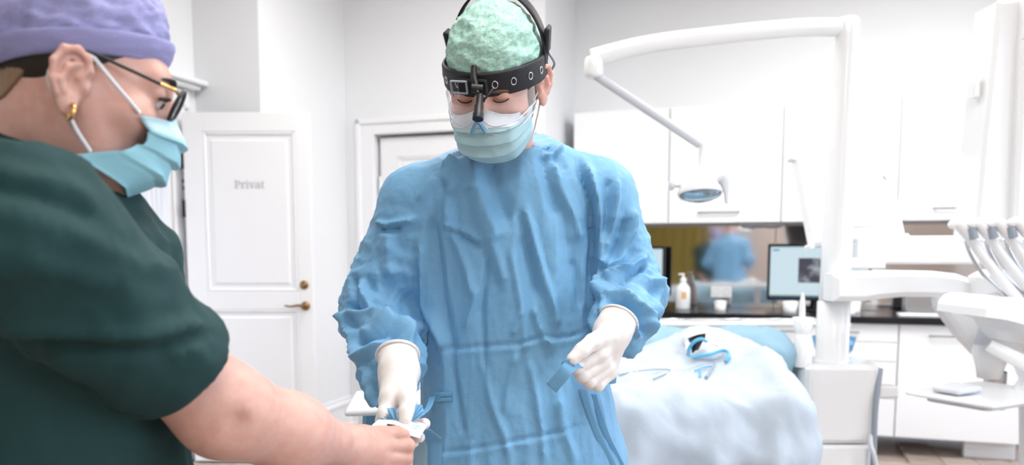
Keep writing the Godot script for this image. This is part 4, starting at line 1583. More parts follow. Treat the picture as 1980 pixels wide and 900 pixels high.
func mask_mesh(xf: Transform3D, rx: float, z0: float, top: float, bottom: float, amax: float, notch: float, v0 := 0.0, v1 := 1.0, lift := 0.0, top_in := 0.0) -> ArrayMesh:
	var rows := []
	var n := 46
	for j in n + 1:
		var v := lerpf(v0, v1, float(j) / n)
		var row := []
		for i in 49:
			var u := -1.0 + i / 24.0
			var a := u * (amax - notch * sin(v * PI) - top_in * (1.0 - v))
			var ca := cos(a)
			var fall := 1.0 - u * u
			# profile down the middle: bridge, nose tip, mouth, chin
			var prof := lerpf(0.110, 0.131, smoothstep(0.0, 0.22, v)) - 0.012 * smoothstep(0.35, 0.75, v) - 0.036 * smoothstep(0.7, 1.0, v)
			var side := 0.052 + 0.004 * sin(v * PI)
			var z := z0 + lerpf(side, prof, pow(maxf(ca, 0.0), 0.8)) + lift - (0.045 - (0.034 * (1.0 - v) if top_in > 0.0 else 0.0)) * pow(maxf(absf(u) - 0.55, 0.0) / 0.45, 1.5)
			var y := lerpf(top, bottom, v) - 0.012 * u * u * (1.0 - v) * 1.2 + 0.024 * u * u * v
			y += 0.010 * exp(-u * u * 18.0) * smoothstep(0.25, 0.0, v)
			var x := rx * sin(a) * (1.0 - 0.14 * smoothstep(0.6, 1.0, v)) * 1.05
			# pleats
			var pl := fposmod(v * 4.0 + 0.15 * u * u, 1.0)
			var pleat := (pl - 0.5) * 0.0095 * smoothstep(0.14, 0.22, v) * smoothstep(1.0, 0.9, v) * (0.55 + 0.45 * fall)
			var crease := ridge(Vector3(x * 26.0, y * 26.0, 7.0)) * 0.0015
			row.append(xf * Vector3(x, y, z + pleat + crease))
		rows.append(row)
	return sheet(rows, 0.0012, false, xf * Vector3(0, (top + bottom) / 2, -0.05))

func cap_mesh(xf: Transform3D, c: Vector3, r: Vector3, rim: float, slope: float, puff: float) -> ArrayMesh:
	var rows := []
	var ne := 60
	for j in ne + 1:
		var row := []
		for i in 132:
			var a := TAU * i / 132
			# the rim: where the sheet meets the slanting plane
			var e0 := asin(clampf((rim + slope * (c.z + r.z * cos(a)) - c.y) / r.y, -0.95, 0.95))
			var t := float(j) / ne
			var e := lerpf(e0, PI / 2, t)
			var dir := Vector3(cos(e) * sin(a), sin(e), cos(e) * cos(a))
			var gather := sin(a * 34.0 + 2.0 * gn.get_noise_1d(a * 4.0)) * 0.0016 * smoothstep(0.35, 0.05, t)
			var k := 1.0 + puff * smoothstep(0.0, 0.25, t) * 0.5
			var p := c + dir * r * k
			p += dir * (gather + crumple(Vector3(dir.x * 1.6 + 3.0 + dir.y, dir.y * 3.4, dir.z * 1.6)) * 0.016 * smoothstep(0.02, 0.2, t) + crumple(dir * 4.0 + Vector3(1, 2, 3)) * 0.005)
			row.append(xf * p)
		rows.append(row)
	return sheet(rows, 0.001, true, xf * c)

# folded rim that follows the lower edge of a cap
func rim_strip(xf: Transform3D, c: Vector3, r: Vector3, rim: float, slope: float) -> ArrayMesh:
	var rows := []
	for j in 9:
		var row := []
		for i in 132:
			var a := TAU * i / 132
			var e0 := asin(clampf((rim + slope * (c.z + r.z * cos(a)) - c.y) / r.y, -0.95, 0.95))
			var e := e0 - 0.01 + 0.27 * j / 8.0
			var dir := Vector3(cos(e) * sin(a), sin(e), cos(e) * cos(a))
			var lift := 0.0012 + 0.0007 * sin(PI * clampf(j / 8.0, 0.05, 0.95)) + gn.get_noise_2d(a * 3.0, j * 0.3) * 0.001
			row.append(xf * (c + dir * r * (1.0 + 0.05 * smoothstep(0.0, 0.25, j / 30.0)) + dir * lift * smoothstep(-1.0, 2.0, float(j))))
		rows.append(row)
	return sheet(rows, 0.0015, true, xf * c)

func ring_band(xf: Transform3D, c: Vector3, rx: float, rz: float, y0: float, slope: float, height: float, thick: float, a0 := 0.0, a1 := TAU) -> ArrayMesh:
	var rows := []
	var n := 96
	for i in n + 1:
		var a := lerpf(a0, a1, float(i) / n)
		var o := Vector3(rx * sin(a), 0, rz * cos(a))
		var out := Vector3(sin(a) / rx, 0, cos(a) / rz).normalized()
		var row := []
		var prof := [Vector2(0, -0.5), Vector2(0.7, -0.5), Vector2(1, -0.4), Vector2(1, 0.4), Vector2(0.7, 0.5), Vector2(0, 0.5)]
		for q in prof:
			var p: Vector3 = c + o + out * thick * q.x
			p.y = y0 + slope * p.z + height * q.y
			row.append(xf * p)
		row.append(row[0])
		rows.append(row)
	return sheet(rows, 0.0, false, xf * Vector3(c.x, y0, c.z))

func torus(st: SurfaceTool, xf: Transform3D, rad: float, r: float, n := 20, stretch := 1.0) -> void:
	var pts := []
	for i in n + 1:
		var a := TAU * i / n
		pts.append(xf * Vector3(rad * cos(a), rad * sin(a) * stretch, 0))
	tube(st, pts, r, 8, false, 1.0, xf.basis.z)

func make_doctor() -> void:
	var t := thing("person", "man in a blue surgical gown with green cap and headlamp, looking down", "person", Vector3(0, 0, -1.65))
	var hx := Transform3D(Basis(Vector3.UP, deg_to_rad(-15.0)) * Basis(Vector3.RIGHT, deg_to_rad(31.0)) * Basis(Vector3(0, 0, 1), deg_to_rad(-2.0)), at(958, 163, 1.48))
	# gown: table of (height, middle x, middle z, half width, half depth) from the collar down
	torso = [[1.56, -0.015, -1.60, 0.078, 0.08], [1.50, -0.015, -1.60, 0.082, 0.085], [1.46, -0.012, -1.61, 0.115, 0.10], [1.40, -0.008, -1.62, 0.175, 0.125], [1.30, -0.008, -1.62, 0.183, 0.135], [1.16, -0.004, -1.62, 0.180, 0.138], [1.05, 0.0, -1.62, 0.188, 0.142], [0.95, 0.012, -1.62, 0.200, 0.15], [0.85, 0.018, -1.62, 0.218, 0.16], [0.6, 0.02, -1.63, 0.25, 0.185], [0.36, 0.02, -1.63, 0.27, 0.20]]
	var sa := at(815, 402, 1.62)
	var ea := at(730, 602, 1.61)
	var ca := at(756, 698, 1.425)
	var sb := at(1150, 388, 1.60)
	var eb := at(1213, 560, 1.60)
	var cb := at(1200, 622, 1.455)
	arms = [[[at(945, 330, 1.62), sa, 0.062, 0.084], [sa, ea, 0.084, 0.074], [ea, ca, 0.074, 0.05], [ca, at(750, 732, 1.40), 0.056, 0.048]], [[at(1010, 318, 1.61), sb, 0.066, 0.08], [sb, eb, 0.08, 0.071], [eb, cb, 0.071, 0.05], [cb, at(1206, 640, 1.44), 0.05, 0.044]]]
	# creases of the gown
	var dz := 1.475
	fold(-0.013, 0.011, dz, [1122, 300, 1146, 390, 1152, 470, 1148, 560, 1138, 640])
	fold(0.009, 0.016, dz, [1136, 300, 1160, 390, 1166, 480, 1162, 570, 1155, 630])
	fold(0.009, 0.03, dz, [905, 285, 922, 345, 945, 420, 965, 470])
	fold(-0.006, 0.03, dz, [925, 300, 950, 370, 985, 430])
	fold(0.008, 0.022, dz, [1070, 300, 1085, 360, 1112, 420, 1122, 470])
	fold(-0.006, 0.02, dz, [1050, 290, 1064, 350, 1085, 420])
	fold(-0.007, 0.010, dz, [862, 442, 895, 458, 928, 478])
	fold(0.005, 0.014, dz, [855, 432, 890, 447, 930, 470])
	fold(-0.0035, 0.007, dz, [932, 480, 942, 505, 938, 540, 930, 600, 934, 670, 938, 760])
	fold(0.005, 0.016, dz, [945, 450, 960, 500, 975, 550])
	fold(0.0055, 0.012, dz, [988, 480, 1003, 560, 1012, 610, 1016, 690])
	fold(0.007, 0.013, dz, [1015, 400, 1030, 460, 1052, 540, 1068, 590, 1080, 645])
	fold(-0.005, 0.014, dz, [1005, 400, 1015, 460, 1030, 520, 1040, 580])
	fold(0.006, 0.010, dz, [1030, 590, 1042, 630, 1052, 655, 1072, 675])
	fold(-0.0024, 0.007, dz, [846, 682, 930, 672, 1005, 666, 1050, 652, 1100, 655, 1140, 645])
	fold(0.001, 0.012, dz, [846, 690, 930, 681, 1005, 674, 1050, 662, 1100, 664, 1140, 655])
	fold(-0.0024, 0.007, dz, [830, 885, 900, 872, 1000, 850, 1080, 836, 1130, 825])
	fold(0.001, 0.012, dz, [830, 893, 900, 880, 1000, 859, 1080, 845, 1130, 834])
	fold(0.007, 0.016, dz, [805, 460, 812, 540, 818, 602, 850, 660, 858, 680])
	fold(-0.007, 0.018, dz, [826, 410, 838, 480, 848, 560, 862, 640, 870, 700])
	fold(0.006, 0.014, dz, [860, 390, 870, 440, 900, 520, 915, 580])
	fold(0.004, 0.009, dz, [898, 640, 915, 590, 922, 560])
	fold(0.004, 0.009, dz, [992, 650, 1000, 625, 1010, 600])
	fold(-0.004, 0.009, dz, [1110, 500, 1122, 540, 1126, 600])
	fold(0.004, 0.010, dz, [930, 690, 940, 745, 958, 800, 975, 840, 985, 890])
	fold(0.004, 0.010, dz, [1020, 690, 1035, 760, 1048, 830, 1050, 895])
	fold(0.004, 0.010, dz, [1000, 680, 985, 740, 975, 800])
	fold(-0.004, 0.012, dz, [870, 700, 880, 780, 895, 850])
	fold(0.005, 0.014, dz, [1080, 770, 1090, 830, 1110, 900])
	# collar folds
	fold(0.006, 0.009, 1.5, [893, 282, 870, 300, 850, 318])
	fold(0.006, 0.008, 1.5, [1056, 300, 1080, 285, 1092, 275])
	fold(-0.005, 0.014, 1.5, [1062, 268, 1078, 300, 1092, 330])
	fold(0.005, 0.014, dz, [800, 385, 826, 352, 850, 330])
	fold(-0.005, 0.012, dz, [838, 330, 850, 350, 858, 372])
	fold(0.004, 0.008, dz, [848, 366, 890, 362, 922, 358])
	# right arm, at the left of the picture
	var dl := 1.53
	fold(0.010, 0.016, dl, [655, 614, 690, 610, 740, 612, 790, 628, 818, 640])
	fold(-0.010, 0.016, dl, [664, 600, 700, 592, 745, 590, 800, 610])
	fold(0.010, 0.014, 1.45, [655, 616, 672, 640, 690, 652, 698, 690])
	fold(0.009, 0.014, 1.45, [698, 690, 718, 680, 745, 664, 776, 660, 782, 678])
	fold(0.008, 0.013, dl, [695, 538, 702, 570, 722, 598, 760, 614])
	fold(-0.008, 0.013, dl, [684, 540, 686, 575, 672, 605])
	fold(0.008, 0.013, 1.48, [708, 648, 740, 632, 775, 620, 796, 640, 810, 680])
	fold(-0.009, 0.013, 1.48, [700, 660, 735, 645, 765, 638, 785, 652])
	fold(0.007, 0.009, dl, [722, 428, 745, 436, 772, 430, 800, 424])
	fold(-0.006, 0.010, dl, [728, 440, 748, 446, 775, 440])
	fold(0.006, 0.02, dl, [752, 440, 748, 500, 760, 540])
	fold(-0.006, 0.018, dl, [770, 560, 800, 590, 815, 620])
	fold(0.008, 0.010, 1.42, [712, 700, 722, 735, 740, 770])
	fold(-0.008, 0.010, 1.42, [704, 706, 708, 740, 728, 775])
	# left arm, at the right of the picture
	var dr := 1.52
	fold(0.008, 0.012, dr, [1194, 340, 1188, 400, 1176, 470, 1170, 530])
	fold(-0.006, 0.016, dr, [1180, 340, 1174, 400, 1168, 460])
	fold(0.009, 0.014, dr, [1226, 400, 1224, 450, 1200, 500, 1172, 536])
	fold(-0.007, 0.014, dr, [1212, 420, 1206, 460, 1186, 505])
	fold(0.009, 0.012, dr, [1250, 494, 1225, 520, 1195, 532, 1168, 548])
	fold(-0.008, 0.010, dr, [1256, 508, 1230, 526, 1200, 542, 1170, 556])
	fold(0.008, 0.012, dr, [1284, 545, 1248, 548, 1225, 538])
	fold(0.009, 0.012, 1.48, [1160, 572, 1196, 566, 1214, 578, 1240, 608, 1247, 648])
	fold(-0.009, 0.012, 1.48, [1164, 584, 1196, 580, 1218, 600, 1230, 640])
	fold(0.007, 0.010, 1.46, [1168, 596, 1192, 594, 1212, 612, 1224, 650])
	fold(0.007, 0.014, dr, [1284, 548, 1262, 590, 1250, 650])
	wpart(t, "gown", nets(gown_field, Vector3(-0.42, 0.34, -1.86), Vector3(0.42, 1.60, -1.22), 0.0048, gown_bend), M.gown_blue, "blue surgical gown full of creases")
	# body: head and neck, trunk, arms and legs in one mesh
	var v := PackedVector3Array()
	var idx := PackedInt32Array()
	var neck_world := Vector3(-0.012, 1.43, -1.60)
	var neck := hx.affine_inverse() * neck_world
	add_head(v, idx, hx, neck, 0.062, Vector3(0.0755, -0.004, -0.006))
	var hip := Vector3(0.0, 0.92, -1.64)
	var bones := [[neck_world, Vector3(0, 1.28, -1.62), 0.06, 0.11], [Vector3(0, 1.28, -1.62), hip, 0.11, 0.10], [Vector3(0, 1.36, -1.62), sa, 0.05, 0.05], [Vector3(0, 1.36, -1.62), sb, 0.05, 0.05], [sa, ea + Vector3(0, 0, 0.01), 0.042, 0.032], [ea + Vector3(0, 0, 0.01), at(766, 706, 1.36), 0.032, 0.022], [sb, eb + Vector3(0, 0, 0.01), 0.042, 0.032], [eb + Vector3(0, 0, 0.01), at(1192, 634, 1.41), 0.032, 0.022]]
	for s in [-1.0, 1.0]:
		var h := hip + Vector3(s * 0.09, -0.02, 0)
		var k := Vector3(s * 0.11, 0.48, -1.62)
		var a := Vector3(s * 0.12, 0.09, -1.66)
		bones.append_array([[h, k, 0.08, 0.056], [k, a, 0.056, 0.04], [a + Vector3(0, -0.045, -0.02), a + Vector3(s * 0.02, -0.05, 0.15), 0.04, 0.035]])
	var bv := PackedVector3Array()
	var bi := PackedInt32Array()
	nets(func(p): return bones_field(p, bones, 0.03), Vector3(-0.36, 0.0, -1.82), Vector3(0.36, 1.46, -1.30), 0.014, null, bv, bi)
	add_moved(v, idx, bv, bi, Transform3D())
	wpart(t, "body", smooth_mesh(v, idx), M.skin_man)
	for s in [-1.0, 1.0]:
		var a := Vector3(s * 0.12, 0.05, -1.66)
		wpart(t, "shoe", nets(func(p): return maxf(smin(cone(p, a + Vector3(0, 0.0, -0.03), a + Vector3(s * 0.02, -0.008, 0.15), 0.05, 0.046), ell(p, a + Vector3(s * 0.01, 0.02, 0.05), Vector3(0.045, 0.045, 0.08)), 0.03), 0.004 - p.y), a - Vector3(0.1, 0.07, 0.12), a + Vector3(0.12, 0.1, 0.24), 0.009), M.shoe_white)
		var kn := Vector3(s * 0.11, 0.5, -1.62)
		var an := Vector3(s * 0.12, 0.1, -1.66)
		wpart(t, "trouser_leg", nets(func(p): return maxf(cone(p, kn, an, 0.085, 0.07), 0.1 - p.y), kn - Vector3(0.13, 0.46, 0.16), kn + Vector3(0.13, 0.12, 0.13), 0.012), M.trouser_green)
	# beard along the jaw and hair at the temples
	for s in [-1.0, 1.0]:
		wpart(t, "beard", nets(func(p): return smax(smax(head_field(p, neck, 0.062) - 0.0022, 0.05 - s * p.x + (p.y + 0.05) * 0.1, 0.004), smax(smax(p.y - 0.015, -0.085 - p.y, 0.004), absf(p.z - 0.022 + (p.y + 0.03) * 0.25) - 0.021, 0.004), 0.004), Vector3(-0.09 if s < 0 else 0.02, -0.10, -0.03), Vector3(-0.02 if s < 0 else 0.09, 0.03, 0.08), 0.003), M.beard_brown).transform = t.transform.affine_inverse() * hx
	# lashes and brows
	for s in [-1.0, 1.0]:
		var st := mb()
		tube(st, curve([hx * Vector3(s * 0.019, 0.004, 0.0905), hx * Vector3(s * 0.026, 0.0015, 0.0932), hx * Vector3(s * 0.037, 0.0015, 0.0922), hx * Vector3(s * 0.046, 0.005, 0.087)], 4), 0.0011, 6)
		wpart(t, "eyelashes", st, M.hair_dark)
		st = mb()
		tube(st, curve([hx * Vector3(s * 0.014, 0.016, 0.0925), hx * Vector3(s * 0.026, 0.019, 0.0925), hx * Vector3(s * 0.04, 0.018, 0.0865), hx * Vector3(s * 0.05, 0.013, 0.077)], 4), [0.0025, 0.003, 0.0032, 0.0034, 0.0034, 0.0034, 0.0032, 0.003, 0.003, 0.0026, 0.0022, 0.0018, 0.0012], 6, true, 1.6)
		wpart(t, "eyebrow", st, M.beard_brown)
	# mask
	var mk := wpart(t, "face_mask", mask_mesh(hx, 0.070, 0.0, -0.014, -0.116, deg_to_rad(80), deg_to_rad(6)), M.mask_blue, "pale blue pleated face mask")
	wpart(mk, "nose_band", mask_mesh(hx, 0.0712, 0.0, -0.014, -0.116, deg_to_rad(76), deg_to_rad(6), 0.0, 0.17, 0.0018), M.mask_white, "white stitched top band of the mask")
	for s in [-1.0, 1.0]:
		var st := mb()
		tube(st, curve([hx * Vector3(s * 0.066, -0.030, 0.03), hx * Vector3(s * 0.079, -0.012, 0.012), hx * Vector3(s * 0.086, 0.022, -0.006), hx * Vector3(s * 0.082, 0.0, -0.024), hx * Vector3(s * 0.076, -0.05, 0.0), hx * Vector3(s * 0.064, -0.098, 0.03)], 5), 0.0016, 8)
		wpart(mk, "ear_loop", st, M.elastic_white)
	# cap
	wpart(t, "cap", cap_mesh(hx, Vector3(0, 0.045, -0.014), Vector3(0.0835, 0.094, 0.104), 0.018, 0.12, 0.13), M.cap_green, "pale green gathered surgical cap")
	# headlamp: band, strap, eyelets, bracket, lamp
	var hb := wpart(t, "headlamp", ring_band(hx, Vector3(0, 0, -0.014), 0.0865, 0.107, 0.028, 0.05, 0.041, 0.007), M.black_pad, "black padded headband carrying a small lamp")
	var rows := []
	for i in 41:
		var a := lerpf(-1.7, 1.7, i / 40.0)
		var c := Vector3(sin(a) * (0.0875 + 0.007 * sin(a)), 0.045 + cos(a) * 0.110, -0.022 - 0.03 * cos(a))
		rows.append([hx * (c + Vector3(0, 0, 0.013)), hx * (c + Vector3(0, 0, 0.004)), hx * (c - Vector3(0, 0, 0.004)), hx * (c - Vector3(0, 0, 0.013))])
	wpart(hb, "top_strap", sheet(rows, 0.004, false, hx * Vector3(0, 0.04, -0.02)), M.black_pad, "black strap over the crown")
	for s in [-1.0, 1.0]:
		var st := mb()
		box(st, hx * Vector3(0.0955 if s > 0 else -0.086, 0.068, -0.03), Vector3(0.009, 0.045, 0.028), 0.004, hx.basis * Basis(Vector3(0, 0, 1), -s * 0.12))
		wpart(hb, "strap_pad", st, M.black_pad)
		st = mb()
		tube(st, curve([hx * Vector3(s * 0.095, 0.045, -0.03), hx * Vector3(s * 0.102, 0.02, -0.045), hx * Vector3(s * 0.092, 0.004, -0.05)], 5), 0.0022, 8)
		wpart(hb, "wire", st, M.hose_grey)
	for a in [-1.25, -0.83, -0.45, 0.28, 0.62, 0.98, 1.3]:
		var out := Vector3(sin(a) / 0.0865, 0, cos(a) / 0.107).normalized()
		var c := Vector3(0.0865 * sin(a), 0, 0.107 * cos(a) - 0.014) + out * 0.0072
		c.y = 0.028 + 0.05 * c.z
		var st := mb()
		var bs := Basis.looking_at(-out, Vector3.UP)
		torus(st, hx * Transform3D(bs, c), 0.0048, 0.0011, 16, 1.25)
		wpart(hb, "eyelet", st, M.steel)
	var st := mb()
	var front := Transform3D(hx.basis * Basis(Vector3.UP, -0.16), hx * Vector3(-0.018, 0.033, 0.104))
	box(st, front * Vector3(0.008, 0, 0.0), Vector3(0.055, 0.028, 0.008), 0.003, front.basis)
	wpart(hb, "mount_plate", st, M.black_plastic)
	st = mb()
	for q in [[-0.014, 0.011, 0.03, 0.003], [-0.014, -0.009, 0.03, 0.003], [-0.029, 0.001, 0.003, 0.022], [0.0, 0.001, 0.003, 0.022]]:
		box(st, front * Vector3(q[0], q[1], 0.006), Vector3(q[2], q[3], 0.005), 0.001, front.basis)
	wpart(hb, "buckle", st, M.hose_grey, "grey metal buckle frame")
	st = mb()
	tube(st, [at(916, 128, 1.373), at(916, 150, 1.368), at(920, 165, 1.362), at(924, 182, 1.356)], [0.0045, 0.006, 0.005, 0.005], 12)
	tube(st, [at(912, 171, 1.36), at(934, 172, 1.36)], 0.0075, 14)
	tube(st, [at(924, 190, 1.354), at(938, 191, 1.354)], 0.006, 12)
	wpart(hb, "bracket", st, M.black_plastic)
	st = mb()
	tube(st, [at(928, 184, 1.352), at(927, 202, 1.346), at(926, 206, 1.345), at(925, 218, 1.340), at(925, 220, 1.340), at(924, 231, 1.336)], [0.006, 0.0065, 0.0078, 0.0078, 0.0092, 0.0092], 18)
	var lamp := wpart(hb, "lamp_body", st, M.black_plastic, "small black lamp barrel hanging before the nose")
	st = mb()
	tube(st, [at(924, 230, 1.3362), at(924, 232, 1.3352)], [0.0068, 0.0068], 18)
	var lm := mat("lamp_lens", 190, 210, 235, 0.1)
	lm.metallic = 0.3
	wpart(lamp, "lens", st, lm)
	st = mb()
	tube(st, curve([at(934, 196, 1.352), at(944, 184, 1.35), at(953, 172, 1.356)], 5), 0.0017, 8)
	wpart(hb, "cable", st, M.black_plastic)
	# goggles
	rows = []
	for j in 11:
		var w := j / 10.0
		var row := []
		for i in 41:
			var a := lerpf(-1.45, 1.45, i / 40.0)
			var dip := 0.030 * exp(-a * a * 26.0)
			var yb := -0.046 + dip + 0.012 * smoothstep(0.7, 1.4, absf(a))
			var yt := 0.010
			row.append(hx * Vector3(0.080 * sin(a), lerpf(yt, yb, w), 0.018 + 0.118 * cos(a) - 0.004 * w))
		rows.append(row)
	var go := wpart(t, "safety_goggles", sheet(rows, 0.0, false, hx.origin), M.goggle_plastic, "clear plastic safety goggles")
	for e in [7, 10]:
		st = mb()
		tube(st, rows[e], 0.0012, 8)
		wpart(go, "rim", st, M.goggle_rim)
	for s in [-1.0, 1.0]:
		st = mb()
		tube(st, curve([hx * Vector3(s * 0.079, 0.008, 0.03), hx * Vector3(s * 0.084, 0.010, 0.01), hx * Vector3(s * 0.083, 0.014, -0.02)], 4), 0.003, 8, true, 0.6)
		wpart(go, "temple", st, M.tie_blue, "blue temple arm")
	st = mb()
	tube(st, curve([hx * Vector3(-0.013, -0.036, 0.137), hx * Vector3(0, -0.016, 0.138), hx * Vector3(0.013, -0.036, 0.137)], 6), 0.0028, 8)
	wpart(go, "nose_piece", st, M.tie_blue)
	make_gloves(t)
	make_ties(t)

func make_gloves(t: Node3D) -> void:
	# right hand, at the left of the picture: thumb down, fingers round under the card
	var w := at(772, 718, 1.315)
	var palm := [[at(769, 692, 1.352), w, 0.035, 0.029], [w, at(758, 768, 1.262), 0.029, 0.020], [w, at(752, 775, 1.31), 0.026, 0.018], [w, at(783, 752, 1.275), 0.024, 0.017]]
	var fingers := [
		chain([at(783, 752, 1.272), at(789, 775, 1.243), at(786, 798, 1.228), at(784, 810, 1.222)], [0.017, 0.0145, 0.0125, 0.0105]),
		chain([at(756, 768, 1.262), at(744, 800, 1.238), at(772, 834, 1.246), at(821, 820, 1.238)], [0.013, 0.012, 0.0105, 0.009]),
		chain([at(750, 775, 1.28), at(740, 814, 1.262), at(776, 848, 1.258), at(811, 846, 1.242)], [0.0125, 0.0115, 0.010, 0.009]),
		chain([at(752, 780, 1.30), at(744, 828, 1.285), at(776, 858, 1.28), at(800, 856, 1.265)], [0.012, 0.011, 0.010, 0.0085]),
		chain([at(756, 785, 1.315), at(752, 836, 1.305), at(774, 864, 1.3), at(792, 862, 1.29)], [0.011, 0.010, 0.009, 0.008])]
	glove(t, palm, fingers, at(769, 688, 1.354), at(769, 688, 1.354) - w + Vector3(0, 0.02, -0.01), 0.037)
	# left hand, at the right of the picture: a fist with the thumb on the strap
	w = at(1184, 642, 1.385)
	palm = [[at(1194, 624, 1.40), w, 0.034, 0.030], [w, at(1158, 682, 1.345), 0.027, 0.016], [w, at(1178, 716, 1.385), 0.026, 0.016]]
	fingers = [
		chain([at(1172, 650, 1.355), at(1146, 662, 1.322), at(1124, 679, 1.305), at(1107, 695, 1.297)], [0.018, 0.014, 0.0125, 0.0105]),
		chain([at(1160, 686, 1.342), at(1114, 710, 1.316), at(1116, 716, 1.345), at(1142, 712, 1.355)], [0.0135, 0.0115, 0.0105, 0.009]),
		chain([at(1167, 700, 1.355), at(1126, 727, 1.328), at(1127, 732, 1.357), at(1150, 726, 1.366)], [0.0135, 0.0115, 0.0105, 0.009]),
		chain([at(1173, 712, 1.369), at(1140, 739, 1.345), at(1140, 743, 1.372), at(1158, 735, 1.378)], [0.013, 0.011, 0.010, 0.009]),
		chain([at(1177, 722, 1.383), at(1157, 746, 1.362), at(1157, 748, 1.383), at(1168, 738, 1.39)], [0.012, 0.010, 0.0092, 0.008])]
	glove(t, palm, fingers, at(1196, 621, 1.404), at(1196, 621, 1.404) - w, 0.0365)

func glove(t: Node3D, palm: Array, fingers: Array, cuff: Vector3, axis: Vector3, rad: float) -> void:
	var b := bounds([palm] + fingers, 0.008)
	var n := axis.normalized()
	var g := wpart(t, "glove", nets(func(p): return maxf(hand_field(p, palm, fingers), (p - cuff).dot(n)), b[0], b[1], 0.0027, func(p, _q): return ridge(p * 22.0) * 0.0005), M.glove_white, "white latex glove")
	var st := mb()
	var side := n.cross(Vector3.UP).normalized()
	torus(st, Transform3D(Basis(side, n.cross(side).normalized(), n), cuff), rad - 0.001, 0.0028, 28)
	wpart(g, "rolled_cuff", st, M.glove_white)

func make_ties(t: Node3D) -> void:
	var m: Material = M.tie_blue
	var x := Vector3(1, 0, 0)
	# strap held in the left hand, its end sticking out by the thumb
	wpart(t, "tie_strap", ribbon(curve([at(1122, 703, 1.313), at(1112, 703, 1.298), at(1098, 713, 1.285), at(1086, 728, 1.284), at(1066, 752, 1.29)], 5), [at(1100, 690, 1.3) - at(1082, 672, 1.3)], 0.022), m)
	wpart(t, "tie_strap", ribbon(curve([at(1086, 706, 1.288), at(1096, 702, 1.288), at(1112, 704, 1.29)], 4), [Vector3(0.2, 1, 0.3)], 0.012), m)
	wpart(t, "tie_strap", ribbon(curve([at(1168, 728, 1.378), at(1180, 734, 1.376), at(1192, 732, 1.38)], 4), [Vector3(0, 1, 0.4)], 0.02), m)
	# straps lying down the lower right of the gown
	for q in [[[1126, 752], [1140, 800], [1160, 850], [1188, 905]], [[1146, 762], [1158, 800], [1176, 850], [1204, 905]]]:
		var pts := []
		for p in q:
			pts.append(on_gown(p[0], p[1], 0.005))
		wpart(t, "tie_strap", ribbon(curve(pts, 8), [x], 0.013), m)
	# stitched tab and strap beside the right hand
	var tab := [on_gown(836, 768, 0.005), on_gown(850, 768, 0.005), on_gown(874, 768, 0.005)]
	wpart(t, "stitched_tab", ribbon(tab, [Vector3.UP], 0.02), m)
	var tb := [on_gown(852, 763, 0.007), on_gown(874, 763, 0.007)]
	wpart(t, "stitched_tab", ribbon(tb, [Vector3.UP], 0.007), m)
	tb = [on_gown(852, 773, 0.007), on_gown(874, 773, 0.007)]
	wpart(t, "stitched_tab", ribbon(tb, [Vector3.UP], 0.007), m)
	wpart(t, "tie_strap", ribbon(curve([on_gown(836, 766, 0.006), at(832, 780, 1.40), at(826, 792, 1.33), at(818, 800, 1.262)], 6), [Vector3(1, 0.2, -0.4)], 0.012), m)
	# bunched strap pinched under the thumb: pleated fans to both sides
	for q in [[at(772, 826, 1.220), at(766, 790, 1.232), at(736, 786, 1.242), at(736, 806, 1.236)], [at(792, 818, 1.222), at(802, 782, 1.240), at(816, 782, 1.242), at(823, 800, 1.234)]]:
		var rows := []
		for j in 7:
			var row := []
			var r := j / 6.0
			for i in 17:
				var s := i / 16.0
				var far: Vector3 = q[1].lerp(q[2], s * 2.0) if s < 0.5 else q[2].lerp(q[3], s * 2.0 - 1.0)
				var p: Vector3 = q[0].lerp(far, 0.12 + 0.88 * r)
				p.z += absf(fposmod(s * 4.0, 1.0) - 0.5) * 0.016 * (0.3 + 0.7 * r) + 0.004 * sin(r * PI)
				row.append(p)
			rows.append(row)
		wpart(t, "tie_strap", sheet(rows, 0.0012), m)
	wpart(t, "tie_strap", ribbon(curve([at(818, 832, 1.24), at(836, 846, 1.27), at(842, 858, 1.30), at(840, 910, 1.32)], 6), [x], 0.022), m)
	wpart(t, "tie_strap", ribbon(curve([at(806, 852, 1.25), at(812, 870, 1.28), at(812, 910, 1.30)], 6), [x], 0.024), M.drape_blue)

# ------------------------------------------------ the woman in green
var scrub := []
var hem_at := Vector3.ZERO
var hem_dir := Vector3.ZERO
var sleeve := []
func scrub_field(p: Vector3) -> float:
	var d := bones_field(p, scrub, 0.06)
	var a := bones_field(p, sleeve, 0.012)
	a = smax(a, (p - hem_at).dot(hem_dir), 0.008)
	return maxf(smin(d, a, 0.03), 0.66 - p.y)

